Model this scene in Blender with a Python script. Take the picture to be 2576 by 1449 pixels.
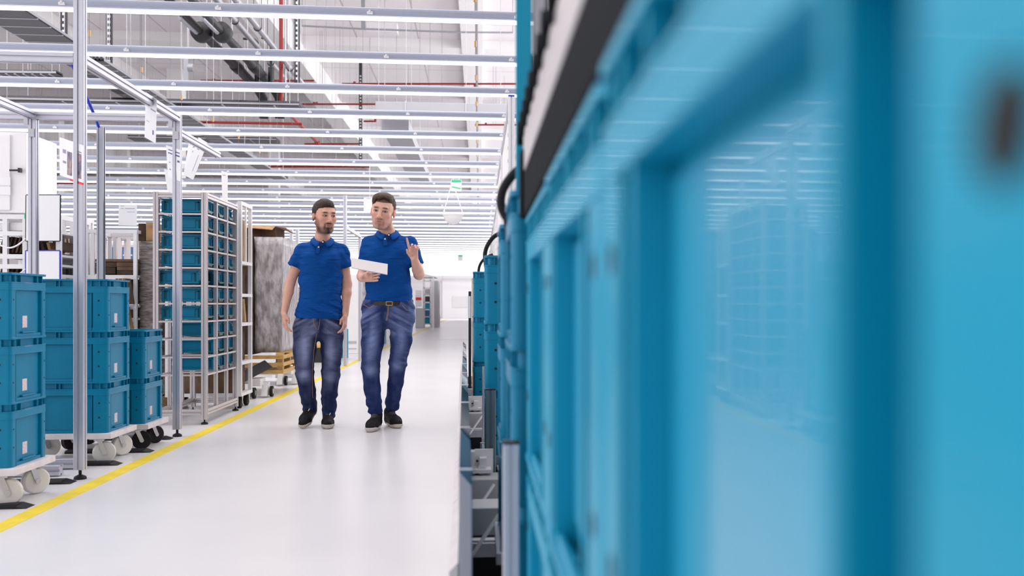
import bpy, bmesh, math, random
import numpy as np
from mathutils import Vector, Matrix
random.seed(7)
for o in list(bpy.data.objects): bpy.data.objects.remove(o)
SC = bpy.context.scene
COL = SC.collection

# ---------------------------------------------------------------- camera
TH = math.atan(252/2450.0); F = 2450.0; CX = 1457.0; CY = 765.0; HC = 1.0
cam_d = bpy.data.cameras.new('camera'); cam = bpy.data.objects.new('camera', cam_d); COL.objects.link(cam)
cam.location = (0, 0, HC); cam.rotation_euler = (math.pi/2, 0, -TH)
cam_d.sensor_width = 36; cam_d.sensor_fit = 'HORIZONTAL'; cam_d.lens = F/2576*36
cam_d.shift_x = -(CX-1288)/2576; cam_d.shift_y = (CY-724.5)/2576
cam_d.clip_start = 0.02; cam_d.clip_end = 200
cam_d.dof.use_dof = True; cam_d.dof.focus_distance = 7.4; cam_d.dof.aperture_fstop = 2.8
SC.camera = cam
# ---------------------------------------------------------------- world, light, exposure
w = bpy.data.worlds.new('world'); SC.world = w; w.use_nodes = True
w.node_tree.nodes['Background'].inputs[0].default_value = (0.9, 0.92, 1.0, 1)
w.node_tree.nodes['Background'].inputs[1].default_value = 1.0
TUBE_STRENGTH = 2.6
def area_light(name, loc, rot, sx, sy, power, color=(1, 1, 1)):
    l = bpy.data.lights.new(name, 'AREA'); l.shape = 'RECTANGLE'; l.size = sx; l.size_y = sy; l.energy = power; l.color = color
    o = bpy.data.objects.new(name, l); COL.objects.link(o); o.location = loc; o.rotation_euler = rot
    return o
# unseen fill area lights, added overhead and around to brighten the hall
area_light('overhead_fill', (-4, 13, 7.4), (0, 0, 0), 18, 12, 1900, (1.0, 0.985, 0.97))
area_light('overhead_fill', (-5, 0, 7.4), (0, 0, 0), 18, 10, 500)
area_light('side_fill', (8.6, 36, 5.0), (0, math.radians(84), 0), 4, 52, 4600)
area_light('side_fill', (-13, 1, 3.6), (0, math.radians(-86), 0), 4, 12, 800)  # added fill for the crate faces beside the camera
area_light('front_fill', (-4, -7.5, 4.2), (math.radians(78), 0, math.radians(-6)), 12, 5, 130)  # weak fill added behind the camera
area_light('end_wall_fill', (-1, 61, 4.6), (math.radians(70), 0, 0), 8, 1.5, 600)  # added above the strip lights to whiten the far wall
SC.view_settings.view_transform = 'Standard'; SC.view_settings.look = 'None'
SC.view_settings.gamma = 1; SC.view_settings.use_curve_mapping = False
SC.view_settings.exposure = -0.48
cy = SC.cycles
cy.max_bounces = 6; cy.diffuse_bounces = 3; cy.glossy_bounces = 3; cy.transmission_bounces = 4; cy.transparent_max_bounces = 6
cy.caustics_reflective = False; cy.caustics_refractive = False; cy.sample_clamp_indirect = 6.0
cy.use_denoising = True

# ---------------------------------------------------------------- helpers
ct, st = math.cos(TH), math.sin(TH)
def at(px, py, Y):
    """point of the hall seen at a pixel of the photograph, on the plane y = Y"""
    u = (px-CX)/F; v = (CY-py)/F; d = Y/(ct-u*st)
    return Vector((d*(st+u*ct), Y, HC+v*d))
def on_floor(px, py):
    u = (px-CX)/F; d = F*HC/(py-CY)
    return Vector((d*(st+u*ct), d*(ct-u*st), 0))

MATS = {}
def mat(name, color, rough=0.5, metal=0.0, noise=0.0, nscale=20.0, bump=0.0, bscale=60.0, stretch=(1, 1, 1), emit=0.0,
        spec=0.5, alpha=1.0, trans=0.0, color2=None, coat=0.0, bdist=0.01):
    m = bpy.data.materials.new(name); m.use_nodes = True; MATS[name] = m
    nt = m.node_tree; b = nt.nodes['Principled BSDF']
    c = (*color, 1)
    b.inputs['Base Color'].default_value = c
    b.inputs['Roughness'].default_value = rough; b.inputs['Metallic'].default_value = metal
    b.inputs['Specular IOR Level'].default_value = spec
    b.inputs['Coat Weight'].default_value = coat; b.inputs['Coat Roughness'].default_value = 0.035
    if alpha < 1: b.inputs['Alpha'].default_value = alpha
    if trans: b.inputs['Transmission Weight'].default_value = trans
    if emit:
        b.inputs['Emission Color'].default_value = c; b.inputs['Emission Strength'].default_value = emit
    if noise or bump:
        tc = nt.nodes.new('ShaderNodeTexCoord'); mp = nt.nodes.new('ShaderNodeMapping')
        mp.inputs['Scale'].default_value = stretch
        nt.links.new(tc.outputs['Object'], mp.inputs['Vector'])
    if noise:
        n = nt.nodes.new('ShaderNodeTexNoise'); n.inputs['Scale'].default_value = nscale; n.inputs['Detail'].default_value = 4
        nt.links.new(mp.outputs[0], n.inputs['Vector'])
        mx = nt.nodes.new('ShaderNodeMix'); mx.data_type = 'RGBA'
        c2 = color2 or tuple(max(0, x*(1-noise)) for x in color)
        mx.inputs[6].default_value = c; mx.inputs[7].default_value = (*c2, 1)
        r = nt.nodes.new('ShaderNodeMapRange'); r.inputs[1].default_value = 0.35; r.inputs[2].default_value = 0.65
        nt.links.new(n.outputs['Fac'], r.inputs[0]); nt.links.new(r.outputs[0], mx.inputs[0])
        nt.links.new(mx.outputs[2], b.inputs['Base Color'])
    if bump:
        n = nt.nodes.new('ShaderNodeTexNoise'); n.inputs['Scale'].default_value = bscale; n.inputs['Detail'].default_value = 3
        nt.links.new(mp.outputs[0], n.inputs['Vector'])
        bp = nt.nodes.new('ShaderNodeBump'); bp.inputs['Strength'].default_value = bump; bp.inputs['Distance'].default_value = bdist
        nt.links.new(n.outputs['Fac'], bp.inputs['Height']); nt.links.new(bp.outputs[0], b.inputs['Normal'])
    return m

def seam_mat(name, color, seam, sx, sy, width, rough=0.6, axes=(0, 1)):
    """painted panels with straight seams; sx, sy = panel size in metres"""
    m = mat(name, color, rough); nt = m.node_tree; b = nt.nodes['Principled BSDF']
    tc = nt.nodes.new('ShaderNodeTexCoord'); sp = nt.nodes.new('ShaderNodeSeparateXYZ')
    nt.links.new(tc.outputs['Object'], sp.inputs[0])
    outs = []
    for ax, s in zip(axes, (sx, sy)):
        d = nt.nodes.new('ShaderNodeMath'); d.operation = 'DIVIDE'; d.inputs[1].default_value = s
        nt.links.new(sp.outputs[ax], d.inputs[0])
        f = nt.nodes.new('ShaderNodeMath'); f.operation = 'FRACT'; nt.links.new(d.outputs[0], f.inputs[0])
        l = nt.nodes.new('ShaderNodeMath'); l.operation = 'LESS_THAN'; l.inputs[1].default_value = width/s
        nt.links.new(f.outputs[0], l.inputs[0]); outs.append(l)
    mx = nt.nodes.new('ShaderNodeMath'); mx.operation = 'MAXIMUM'
    nt.links.new(outs[0].outputs[0], mx.inputs[0]); nt.links.new(outs[1].outputs[0], mx.inputs[1])
    c = nt.nodes.new('ShaderNodeMix'); c.data_type = 'RGBA'
    c.inputs[6].default_value = (*color, 1); c.inputs[7].default_value = (*seam, 1)
    nt.links.new(mx.outputs[0], c.inputs[0]); nt.links.new(c.outputs[2], b.inputs['Base Color'])
    return m

def vcol_mat(name, rough=0.6, bump=0.0, bscale=200, bdist=0.006, stretch=(1, 1, 1), noise=0.0, nscale=60, spec=0.4, sss=0.0):
    m = bpy.data.materials.new(name); m.use_nodes = True; MATS[name] = m
    nt = m.node_tree; b = nt.nodes['Principled BSDF']; b.inputs['Roughness'].default_value = rough
    b.inputs['Specular IOR Level'].default_value = spec
    if sss:
        b.inputs['Subsurface Weight'].default_value = sss; b.inputs['Subsurface Radius'].default_value = (0.012, 0.004, 0.002)
        b.inputs['Subsurface Scale'].default_value = 0.5
    a = nt.nodes.new('ShaderNodeVertexColor'); a.layer_name = 'pigment'
    out = a.outputs['Color']
    tc = nt.nodes.new('ShaderNodeTexCoord'); mp = nt.nodes.new('ShaderNodeMapping'); mp.inputs['Scale'].default_value = stretch
    nt.links.new(tc.outputs['Object'], mp.inputs['Vector'])
    if noise:
        n = nt.nodes.new('ShaderNodeTexNoise'); n.inputs['Scale'].default_value = nscale; n.inputs['Detail'].default_value = 5
        nt.links.new(mp.outputs[0], n.inputs['Vector'])
        r = nt.nodes.new('ShaderNodeMapRange'); r.inputs[1].default_value = 0.3; r.inputs[2].default_value = 0.7
        r.inputs[3].default_value = 1-noise; r.inputs[4].default_value = 1+noise
        nt.links.new(n.outputs['Fac'], r.inputs[0])
        v = nt.nodes.new('ShaderNodeVectorMath'); v.operation = 'SCALE'
        nt.links.new(out, v.inputs[0]); nt.links.new(r.outputs[0], v.inputs['Scale']); out = v.outputs[0]
    nt.links.new(out, b.inputs['Base Color'])
    if bump:
        n = nt.nodes.new('ShaderNodeTexNoise'); n.inputs['Scale'].default_value = bscale; n.inputs['Detail'].default_value = 4
        nt.links.new(mp.outputs[0], n.inputs['Vector'])
        bp = nt.nodes.new('ShaderNodeBump'); bp.inputs['Strength'].default_value = bump; bp.inputs['Distance'].default_value = bdist
        nt.links.new(n.outputs['Fac'], bp.inputs['Height']); nt.links.new(bp.outputs[0], b.inputs['Normal'])
    return m

def base_of(o):
    v = Vector((0, 0, 0))
    while o is not None:
        v = v+Vector(o.location); o = o.parent
    return v

class MB:
    """collects shapes in hall coordinates, build() links them as one mesh"""
    def __init__(self): self.v = []; self.f = []; self.m = []; self.smooth = []
    def add(self, vs, fs, mi=0, smooth=False):
        n = len(self.v); self.v += [tuple(p) for p in vs]
        for f in fs: self.f.append([n+i for i in f]); self.m.append(mi); self.smooth.append(smooth)
        return self
    def box(self, x0, x1, y0, y1, z0, z1, mi=0, rz=0, pivot=None):
        vs = [(x, y, z) for x in (x0, x1) for y in (y0, y1) for z in (z0, z1)]
        if rz:
            px, py = pivot if pivot else ((x0+x1)/2, (y0+y1)/2); c, s = math.cos(rz), math.sin(rz)
            vs = [(px+(x-px)*c-(y-py)*s, py+(x-px)*s+(y-py)*c, z) for x, y, z in vs]
        fs = [(0, 1, 3, 2), (4, 6, 7, 5), (0, 4, 5, 1), (2, 3, 7, 6), (0, 2, 6, 4), (1, 5, 7, 3)]
        return self.add(vs, fs, mi)
    def bar(self, a, b, w, h=None, mi=0, up=(0, 0, 1)):
        """rectangular bar from a to b"""
        a, b = Vector(a), Vector(b); h = h or w; t = (b-a).normalized(); up = Vector(up)
        if abs(t.dot(up)) > 0.98: up = Vector((0, 1, 0))
        s = t.cross(up).normalized(); u = s.cross(t)
        vs = []
        for p in (a, b):
            for i, j in ((-1, -1), (1, -1), (1, 1), (-1, 1)): vs.append(p+s*i*w/2+u*j*h/2)
        return self.add(vs, [(0, 3, 2, 1), (4, 5, 6, 7), (0, 1, 5, 4), (1, 2, 6, 5), (2, 3, 7, 6), (3, 0, 4, 7)], mi)
    def tube(self, pts, r, n=10, mi=0, caps=True):
        pts = [Vector(p) for p in pts]; rs = r if isinstance(r, (list, tuple)) else [r]*len(pts)
        rings = []; prev = None
        for i, p in enumerate(pts):
            t = (pts[min(i+1, len(pts)-1)]-pts[max(i-1, 0)]).normalized()
            if prev is None:
                up = Vector((0, 0, 1)) if abs(t.z) < .95 else Vector((0, 1, 0)); s = t.cross(up).normalized()
            else: s = (prev-t*prev.dot(t)).normalized()
            prev = s; u = s.cross(t)
            rings.append([p+s*math.cos(2*math.pi*k/n)*rs[i]+u*math.sin(2*math.pi*k/n)*rs[i] for k in range(n)])
        vs = [q for ring in rings for q in ring]; fs = []
        for i in range(len(pts)-1):
            for k in range(n): fs.append((i*n+k, i*n+(k+1) % n, (i+1)*n+(k+1) % n, (i+1)*n+k))
        self.add(vs, fs, mi, True)
        if caps:
            self.add(rings[0], [tuple(range(n))], mi); self.add(rings[-1], [tuple(reversed(range(n)))], mi)
        return self
    def profile(self, a, b, w, up=(0, 0, 1), mi=0, slot=0.22):
        """slotted aluminium extrusion from a to b"""
        a, b = Vector(a), Vector(b); t = (b-a).normalized(); up = Vector(up)
        if abs(t.dot(up)) > 0.98: up = Vector((0, 1, 0))
        s = t.cross(up).normalized(); u = s.cross(t); q = w/2; g = w*slot/2; d = w*0.16; c = w*0.05
        out = []
        for k in range(4):
            seg = [(q-c, -q), (q, -q+c), (q, -g), (q-d, -g*1.2), (q-d, g*1.2), (q, g), (q, q-c)]
            for x, y in seg:
                for _ in range(k): x, y = -y, x
                out.append((x, y))
        # drop duplicates
        pts = []
        for p in out:
            if not pts or (abs(p[0]-pts[-1][0])+abs(p[1]-pts[-1][1])) > 1e-7: pts.append(p)
        n = len(pts)
        vs = [a+s*x+u*y for x, y in pts]+[b+s*x+u*y for x, y in pts]
        fs = [(i, (i+1) % n, n+(i+1) % n, n+i) for i in range(n)]+[tuple(reversed(range(n))), tuple(range(n, 2*n))]
        return self.add(vs, fs, mi)
    def ring(self, L, W, z0, z1, r, t, c=(0, 0), seg=4, mi=0, bottom=False):
        """rounded rectangular ring, outer size L x W, wall t"""
        def loop(l, w_, rr):
            pts = []
            for qx, qy, a0 in ((1, 1, 0), (-1, 1, 90), (-1, -1, 180), (1, -1, 270)):
                for k in range(seg+1):
                    a = math.radians(a0+90*k/seg)
                    pts.append((c[0]+qx*(l/2-rr)+rr*math.cos(a), c[1]+qy*(w_/2-rr)+rr*math.sin(a)))
            return pts
        o = loop(L, W, r); i = loop(L-2*t, W-2*t, max(r-t, 0.002)); n = len(o)
        vs = [(x, y, z0) for x, y in o]+[(x, y, z1) for x, y in o]+[(x, y, z0) for x, y in i]+[(x, y, z1) for x, y in i]
        fs = []
        for k in range(n):
            j = (k+1) % n
            fs += [(k, j, n+j, n+k), (2*n+j, 2*n+k, 3*n+k, 3*n+j), (n+k, n+j, 3*n+j, 3*n+k), (j, k, 2*n+k, 2*n+j)]
        if bottom: fs += [tuple(range(2*n, 3*n)), ]
        return self.add(vs, fs, mi)
    def disc(self, c, nrm, r, n=14, mi=0, th=0.001):
        nrm = Vector(nrm).normalized(); return self.tube([Vector(c), Vector(c)+nrm*th], r, n, mi)
    def build(self, name, mats, parent=None, bevel=0, shade=None):
        me = bpy.data.meshes.new(name); off = base_of(parent)
        me.from_pydata([(x-off.x, y-off.y, z-off.z) for x, y, z in self.v], [], self.f)
        mats = mats if isinstance(mats, (list, tuple)) else [mats]
        for m in mats: me.materials.append(MATS[m])
        me.polygons.foreach_set('material_index', self.m)
        me.polygons.foreach_set('use_smooth', [True]*len(self.f) if shade else self.smooth)
        me.update()
        o = bpy.data.objects.new(name, me); COL.objects.link(o); o.parent = parent
        if bevel:
            md = o.modifiers.new('bevel', 'BEVEL'); md.width = bevel; md.segments = 2; md.limit_method = 'ANGLE'
        return o

def tag(o, label=None, cat=None, group=None, kind=None):
    if label: o['label'] = label
    if cat: o['category'] = cat
    if group: o['group'] = group
    if kind: o['kind'] = kind
    return o
def thing(name, label, cat, loc=(0, 0, 0), rz=0, group=None):
    o = bpy.data.objects.new(name, None); COL.objects.link(o); o.location = loc; o.rotation_euler = (0, 0, rz)
    o.empty_display_size = 0.1
    return tag(o, label, cat, group)
def copy_tree(o, parent=None, loc=None, rz=None, label=None, group=None):
    kids = list(o.children)
    c = o.copy(); COL.objects.link(c); c.parent = parent
    if loc is not None: c.location = loc
    if rz is not None: c.rotation_euler = (0, 0, rz)
    if label: c['label'] = label
    if group: c['group'] = group
    for k in kids: copy_tree(k, c)
    return c

# ---------------------------------------------------------------- materials
mat('floor_resin', (0.80, 0.78, 0.80), 0.28, noise=0.05, nscale=1.2, spec=0.45)
mat('floor_yellow', (0.95, 0.72, 0.03), 0.45, noise=0.12, nscale=9)
mat('wall_white', (0.84, 0.82, 0.84), 0.7)
seam_mat('wall_panel', (0.74, 0.71, 0.73), (0.45, 0.42, 0.44), 2.6, 3.1, 0.03, axes=(0, 2))
seam_mat('wall_panel_side', (0.74, 0.71, 0.73), (0.45, 0.42, 0.44), 3.1, 2.7, 0.035, axes=(1, 2))
seam_mat('ceiling_panel', (0.90, 0.86, 0.88), (0.55, 0.50, 0.52), 1.6, 4.9, 0.03)
mat('ceiling_beam', (0.95, 0.93, 0.94), 0.7)
mat('ceiling_beam_grey', (0.74, 0.70, 0.73), 0.7)
mat('aluminium', (0.60, 0.60, 0.68), 0.32, 0.55)
mat('aluminium_warm', (0.64, 0.59, 0.60), 0.35, 0.45)
mat('aluminium_dark', (0.16, 0.22, 0.26), 0.3, 0.6)
mat('guard_dark', (0.008, 0.026, 0.042), 0.45, spec=0.3)
mat('aluminium_grey', (0.42, 0.44, 0.50), 0.3, 0.7)
mat('steel', (0.50, 0.50, 0.53), 0.3, 0.9)
mat('wire_dark', (0.20, 0.18, 0.19), 0.5)
mat('white_steel', (0.86, 0.85, 0.88), 0.35)
mat('lamp_housing', (0.42, 0.45, 0.56), 0.4, 0.15)
mat('lamp_tube', (1.0, 0.985, 0.96), 0.3, emit=TUBE_STRENGTH)
mat('crate_teal', (0.0008, 0.215, 0.385), 0.36, noise=0.10, nscale=7, spec=0.25)
mat('crate_teal_dark', (0.002, 0.09, 0.125), 0.4, noise=0.10, nscale=7, spec=0.25)
mat('crate_glossy', (0.0003, 0.33, 0.53), 0.45, noise=0.04, nscale=5, spec=0.3, coat=0.06)
mat('label_pane', (0.002, 0.34, 0.56), 0.42, spec=0.9, coat=0.40)
mat('rail_black', (0.010, 0.012, 0.016), 0.8, spec=0.05)
mat('black_hole', (0.004, 0.006, 0.008), 0.8)
mat('clip_green', (0.01, 0.06, 0.06), 0.35)
mat('label_paper', (0.80, 0.68, 0.72), 0.6, noise=0.25, nscale=90)
mat('paper', (0.90, 0.90, 0.93), 0.5)
mat('print_blue', (0.10, 0.11, 0.30), 0.6)
mat('print_grey', (0.35, 0.33, 0.45), 0.6)
mat('print_photo', (0.08, 0.09, 0.22), 0.5, noise=0.7, nscale=30, color2=(0.45, 0.30, 0.28))
mat('black_plastic', (0.012, 0.012, 0.016), 0.35)
mat('black_rubber', (0.010, 0.010, 0.013), 0.6, spec=0.25)
mat('blue_plastic', (0.01, 0.04, 0.55), 0.4)
mat('red_paint', (0.26, 0.008, 0.008), 0.4)
mat('red_plastic', (0.80, 0.02, 0.03), 0.4)
mat('nylon_white', (0.85, 0.83, 0.80), 0.35)
mat('deck_board', (0.82, 0.76, 0.78), 0.45, noise=0.12, nscale=14)
mat('insulation_black', (0.012, 0.012, 0.014), 0.55)
mat('duct_metal', (0.40, 0.40, 0.44), 0.35, 0.5)
mat('tray_metal', (0.05, 0.05, 0.06), 0.4, 0.5)
mat('cardboard', (0.50, 0.28, 0.13), 0.8, noise=0.35, nscale=12)
mat('cardboard_dark', (0.09, 0.05, 0.03), 0.8, noise=0.6, nscale=10)
mat('cardboard_brown', (0.20, 0.11, 0.065), 0.8, noise=0.5, nscale=9)
mat('wood_yellow', (0.72, 0.44, 0.14), 0.6, noise=0.3, nscale=12, stretch=(1, 1, 6))
mat('film_wrap', (0.62, 0.58, 0.60), 0.18, noise=0.55, nscale=7, stretch=(3, 3, 1.2), bump=0.9, bscale=14, spec=0.8)
mat('film_dark', (0.07, 0.045, 0.035), 0.2, noise=0.8, nscale=9, stretch=(1, 1, 5), bump=0.8, bscale=18, spec=0.9, color2=(0.30, 0.26, 0.25))
mat('sign_green', (0.02, 0.55, 0.25), 0.4, emit=0.25)
mat('mirror_shell', (0.92, 0.91, 0.93), 0.15)
mat('brass', (0.60, 0.36, 0.16), 0.4, 0.4)
mat('tablet_shell', (0.66, 0.61, 0.61), 0.3)
mat('screen_dark', (0.02, 0.02, 0.03), 0.15)
mat('grey_panel', (0.50, 0.50, 0.53), 0.5)
mat('clear_film', (0.9, 0.9, 0.95), 0.1, alpha=0.35)
mat('box_white', (0.90, 0.88, 0.90), 0.4)
mat('window_blue', (0.05, 0.16, 0.40), 0.2)

# ================================================================ SETTING
XL, XR, YB, YF, ZC = -16.0, 9.0, -9.0, 70.0, 8.0
def struct(mb, name, mats, parent=None): return tag(mb.build(name, mats, parent), kind='structure')
struct(MB().box(XL, XR, YB, YF, -0.1, 0), 'floor', 'floor_resin')
struct(MB().box(XL, XR, YB, YF, ZC, ZC+0.1), 'ceiling', 'ceiling_panel')
struct(MB().box(XL, XR, YF, YF+0.2, 0, ZC), 'wall_back', 'wall_panel')
struct(MB().box(XL, XR, YB-0.2, YB, 0, ZC), 'wall_front', 'wall_panel')
struct(MB().box(XL-0.2, XL, YB, YF, 0, ZC), 'wall_left', 'wall_panel_side')
struct(MB().box(XR, XR+0.2, YB, YF, 0, ZC), 'wall_right', 'wall_panel_side')
struct(MB().box(-2.178, -2.085, 1.5, 66, 0.0, 0.002), 'floor_marking', 'floor_yellow')
struct(MB().box(-1.5, -0.2, 27.5, 27.7, 0.0, 0.0015), 'floor_marking', 'wall_white')
# roof beams: along the hall and across it
for n, (x, wd, dp, m) in enumerate([(-0.18, 0.55, 0.25, 'ceiling_beam'), (-4.9, 0.6, 0.7, 'ceiling_beam'), (-10.5, 0.6, 0.7, 'ceiling_beam'), (4.6, 0.6, 0.7, 'ceiling_beam')]):
    struct(MB().box(x-wd/2, x+wd/2, YB, YF, ZC-dp, ZC), 'trim_%d' % (n+1), m)
for n, y in enumerate([13.5, 26.0, 32.5, 39.0, 45.5, 52, 58.5]):
    struct(MB().box(XL, XR, y, y+0.9, ZC-0.22, ZC), 'trim_%d' % (n+5), 'ceiling_beam' if n % 2 else 'ceiling_beam_grey')
# far end wall: a lit strip of doors, a window band and a parapet under the roof
struct(MB().box(-2.6, 3.5, YF-0.12, YF, 0, 2.7), 'door_1', 'wall_white')
struct(MB().box(-1.9, -0.7, YF-0.16, YF-0.12, 0.75, 1.55), 'window_1', 'wall_panel')
struct(MB().box(-0.5, 0.3, YF-0.16, YF-0.12, 0.75, 1.55), 'window_2', 'wall_panel')
# round columns and recesses along the left wall
for n, y in enumerate([24, 31, 38, 45, 52, 59]):
    struct(MB().box(XL, XL+0.45, y, y+0.5, 0, ZC), 'trim_%d' % (n+12), 'ceiling_beam')
for n, (x, y) in enumerate([(-9.0, 30), (-9.0, 44), (-5.2, 58)]):
    struct(MB().box(x-0.22, x+0.22, y, y+0.4, 0, ZC), 'trim_%d' % (n+18), 'ceiling_beam')

# ================================================================ STRIP LIGHTS
LX0, LX1, LZ = XL+0.2, 0.42, 3.0
def ordinal(n):
    return '%d%s' % (n, 'th' if 10 <= n % 100 <= 20 else {1: 'st', 2: 'nd', 3: 'rd'}.get(n % 10, 'th'))
lamp = thing('strip_light', 'white strip light line, the nearest one, across the top of the photo', 'strip light', (0, 0, LZ), group='strip lights hung across the hall')
mb = MB(); mb.tube([(LX0, 0, LZ+0.072), (LX1, 0, LZ+0.072)], 0.025, 12); mb.box(LX0, LX1, -0.012, 0.012, LZ+0.036, LZ+0.05); mb.build('housing', 'lamp_housing', lamp)
mb = MB(); mb.tube([(LX0+0.02, 0, LZ+0.017), (LX1-0.02, 0, LZ+0.017)], 0.0145, 8); mb.build('tube', 'lamp_tube', lamp)
def clip_mb(mb, x):
    return mb.box(x-0.02, x+0.02, -0.03, 0.03, LZ+0.045, LZ+0.062).tube([(x, -0.03, LZ+0.055), (x, -0.03, LZ+0.07)], 0.008, 6)
def wire_mb(mb, x):
    return mb.tube([(x, 0, LZ+0.09), (x, 0, ZC)], 0.0018, 4, 0, False).tube([(x, 0, LZ+0.16), (x, 0, LZ+0.21)], 0.010, 6, 1)
lamp_far = copy_tree(lamp)
x = LX1-0.15; far_clips = MB()
while x > LX0:
    if x > -9: clip_mb(MB(), x).build('clip', 'white_steel', lamp)
    clip_mb(far_clips, x); x -= 1.035
x = LX1-0.45
while x > LX0: wire_mb(MB(), x).build('suspension_wire', ['wire_dark', 'brass'], lamp); wire_mb(MB(), x).build('suspension_wire', ['wire_dark', 'brass'], lamp_far); x -= 3.1
LY = [7.0+1.227*k for k in range(-11, 51)]
first = True
for y in LY:
    k = round((y-7.0)/1.227)
    if k == 0: lamp.location = (0, y, LZ); continue
    if k < 0: lb = 'white strip light line above the camera, outside the photo'
    elif k < 16: lb = '%s strip light line counted away from the nearest, crossing the hall' % ordinal(k+1)
    else: lb = 'distant strip light line in the dense stack of lines towards the end wall'
    if k == 16: lamp_far.location = (0, y, LZ); lamp_far['label'] = lb; continue
    copy_tree(lamp if 0 <= k < 16 else lamp_far, None, (random.uniform(-.5, 0) if k < 0 else 0, y, LZ), 0, lb)

# ================================================================ CRATES
def make_crate(L, W, H, label, cat='crate', shell='crate_teal', paper=True, simple=False, group=None, hole_r=0.006, deep=0.015, pane=False):
    """Euro crate: L along x, W along y, origin at the bottom centre"""
    t = thing('stacking_crate', label, cat, group=group)
    mb = MB(); e = deep if not simple else 0.008
    mb.ring(L-2*e-0.004, W-2*e-0.004, 0.0, H-0.01, 0.018, 0.004, seg=4, bottom=True)
    mb.ring(L, W, H-0.011, H, 0.02, 0.02, seg=4)
    mb.ring(L-0.012, W-0.012, 0.0, 0.016, 0.018, 0.008, seg=4)
    if not simple:
        mb.ring(L-0.002, W-0.002, H-0.052, H-0.046, 0.02, 0.014, seg=4)
        mb.ring(L-0.004, W-0.004, H-0.082, H-0.052, 0.02, deep+0.001, seg=4)
        mb.ring(L-0.003, W-0.003, H-0.086, H-0.081, 0.02, deep+0.002, seg=4)
        zt = H-0.084
        for sx in (-1, 1):
            for sy in (-1, 1):
                # rounded corner column
                r = 0.02; hx, hy = L/2-0.003, W/2-0.003
                arc = [(hx-r+r*math.cos(a), hy-r+r*math.sin(a)) for a in [math.pi/2*k/4 for k in range(5)]]
                pts = [(hx-deep-0.003, hy-0.05), (hx, hy-0.05)]+arc+[(hx-0.087, hy), (hx-0.087, hy-deep-0.003), (hx-deep-0.007, hy-deep-0.007)]
                pts = [(sx*a, sy*b) for a, b in pts]; n = len(pts)
                mb.add([(a, b, 0) for a, b in pts]+[(a, b, zt) for a, b in pts], [(i, (i+1) % n, n+(i+1) % n, n+i) for i in range(n)]+[tuple(range(n)), tuple(range(n, 2*n))])
            # ribs of the long faces
        for sy in (-1, 1):
            y0, y1 = sorted((sy*(W/2-0.003), sy*(W/2-deep-0.003)))
            for x in ((L/2-0.190, L/2-0.204, L/2-0.100) if not pane else (L/2-0.136, L/2-0.141)):
                for sx in (-1, 1):
                    xx = sx*x; mb.box(xx-0.0025, xx+0.0025, y0, y1, 0, zt)
            for x in (L/2-0.05, L/2-0.10, L/2-0.19, 0.012, -0.012, -L/2+0.05, -L/2+0.10, -L/2+0.19):
                mb.box(x-0.0025, x+0.0025, y0, y1, H-0.048, H-0.008)
        for sx in (-1, 1):
            x0, x1 = sorted((sx*(L/2-0.003), sx*(L/2-deep-0.003)))
            for y in (W/2-0.06, -W/2+0.06): mb.box(x0, x1, y-0.0025, y+0.0025, 0, zt)
            for y in (W/2-0.05, W/2-0.11, -W/2+0.05, -W/2+0.11): mb.box(x0, x1, y-0.0025, y+0.0025, H-0.048, H-0.008)
            mb.box(x0, x1, -0.07, 0.07, 0.018, 0.026)
            # holes of the corner columns
            for z in ((H*0.30, H*0.58) if not pane else (H*0.25, H*0.70)):
                for sy in (-1, 1):
                    mb.disc((sx*(L/2-0.055), sy*(W/2-0.0035), z), (0, sy, 0), hole_r, 12, 1)
                    mb.disc((sx*(L/2-0.0035), sy*(W/2-0.03), z), (sx, 0, 0), hole_r*0.8, 12, 1)
    else:
        # low rack crate: deep rim, two angular hand slots and a centre panel on the long face
        mb.ring(L-0.003, W-0.003, H-0.022, H-0.018, 0.015, 0.01, seg=3)
        for sy in (-1, 1):
            y = sy*(W/2-0.0045); y0, y1 = sorted((y, y-sy*0.008))
            for sx in (-1, 1):
                a = sx*(L/2-0.028); b = sx*(L/2-0.062)
                mb.box(min(a, a-sx*0.012), max(a, a-sx*0.012), y0-0.001, y1+0.001, 0.018, H-0.022, 1)
                mb.box(min(a, b), max(a, b), y0-0.001, y1+0.001, H-0.032, H-0.022, 1)
                mb.box(min(sx*L/2*0.98, sx*(L/2-0.022)), max(sx*L/2*0.98, sx*(L/2-0.022)), y0, y1, 0, H-0.02)
                mb.box(min(b, b-sx*0.005), max(b, b-sx*0.005), y0, y1, 0.012, H-0.02)
            mb.box(-L/2+0.066, L/2-0.066, y0, y1, 0.022, 0.027)
        for sx in (-1, 1):
            x0, x1 = sorted((sx*(L/2-0.003), sx*(L/2-0.012)))
            for y in (W/2-0.03, -W/2+0.03): mb.box(x0, x1, y-0.006, y+0.006, 0, H-0.02)
    mb.build('shell', [shell, 'black_hole' if not simple else 'crate_teal_dark'], t, bevel=0.0012 if not simple else 0)
    if pane:
        MB().box(-0.10, 0.16, W/2-deep-0.0045, W/2-deep+0.0015, 0.03, H-0.095).build('label_pane', 'label_pane', t, bevel=0.002)
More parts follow.
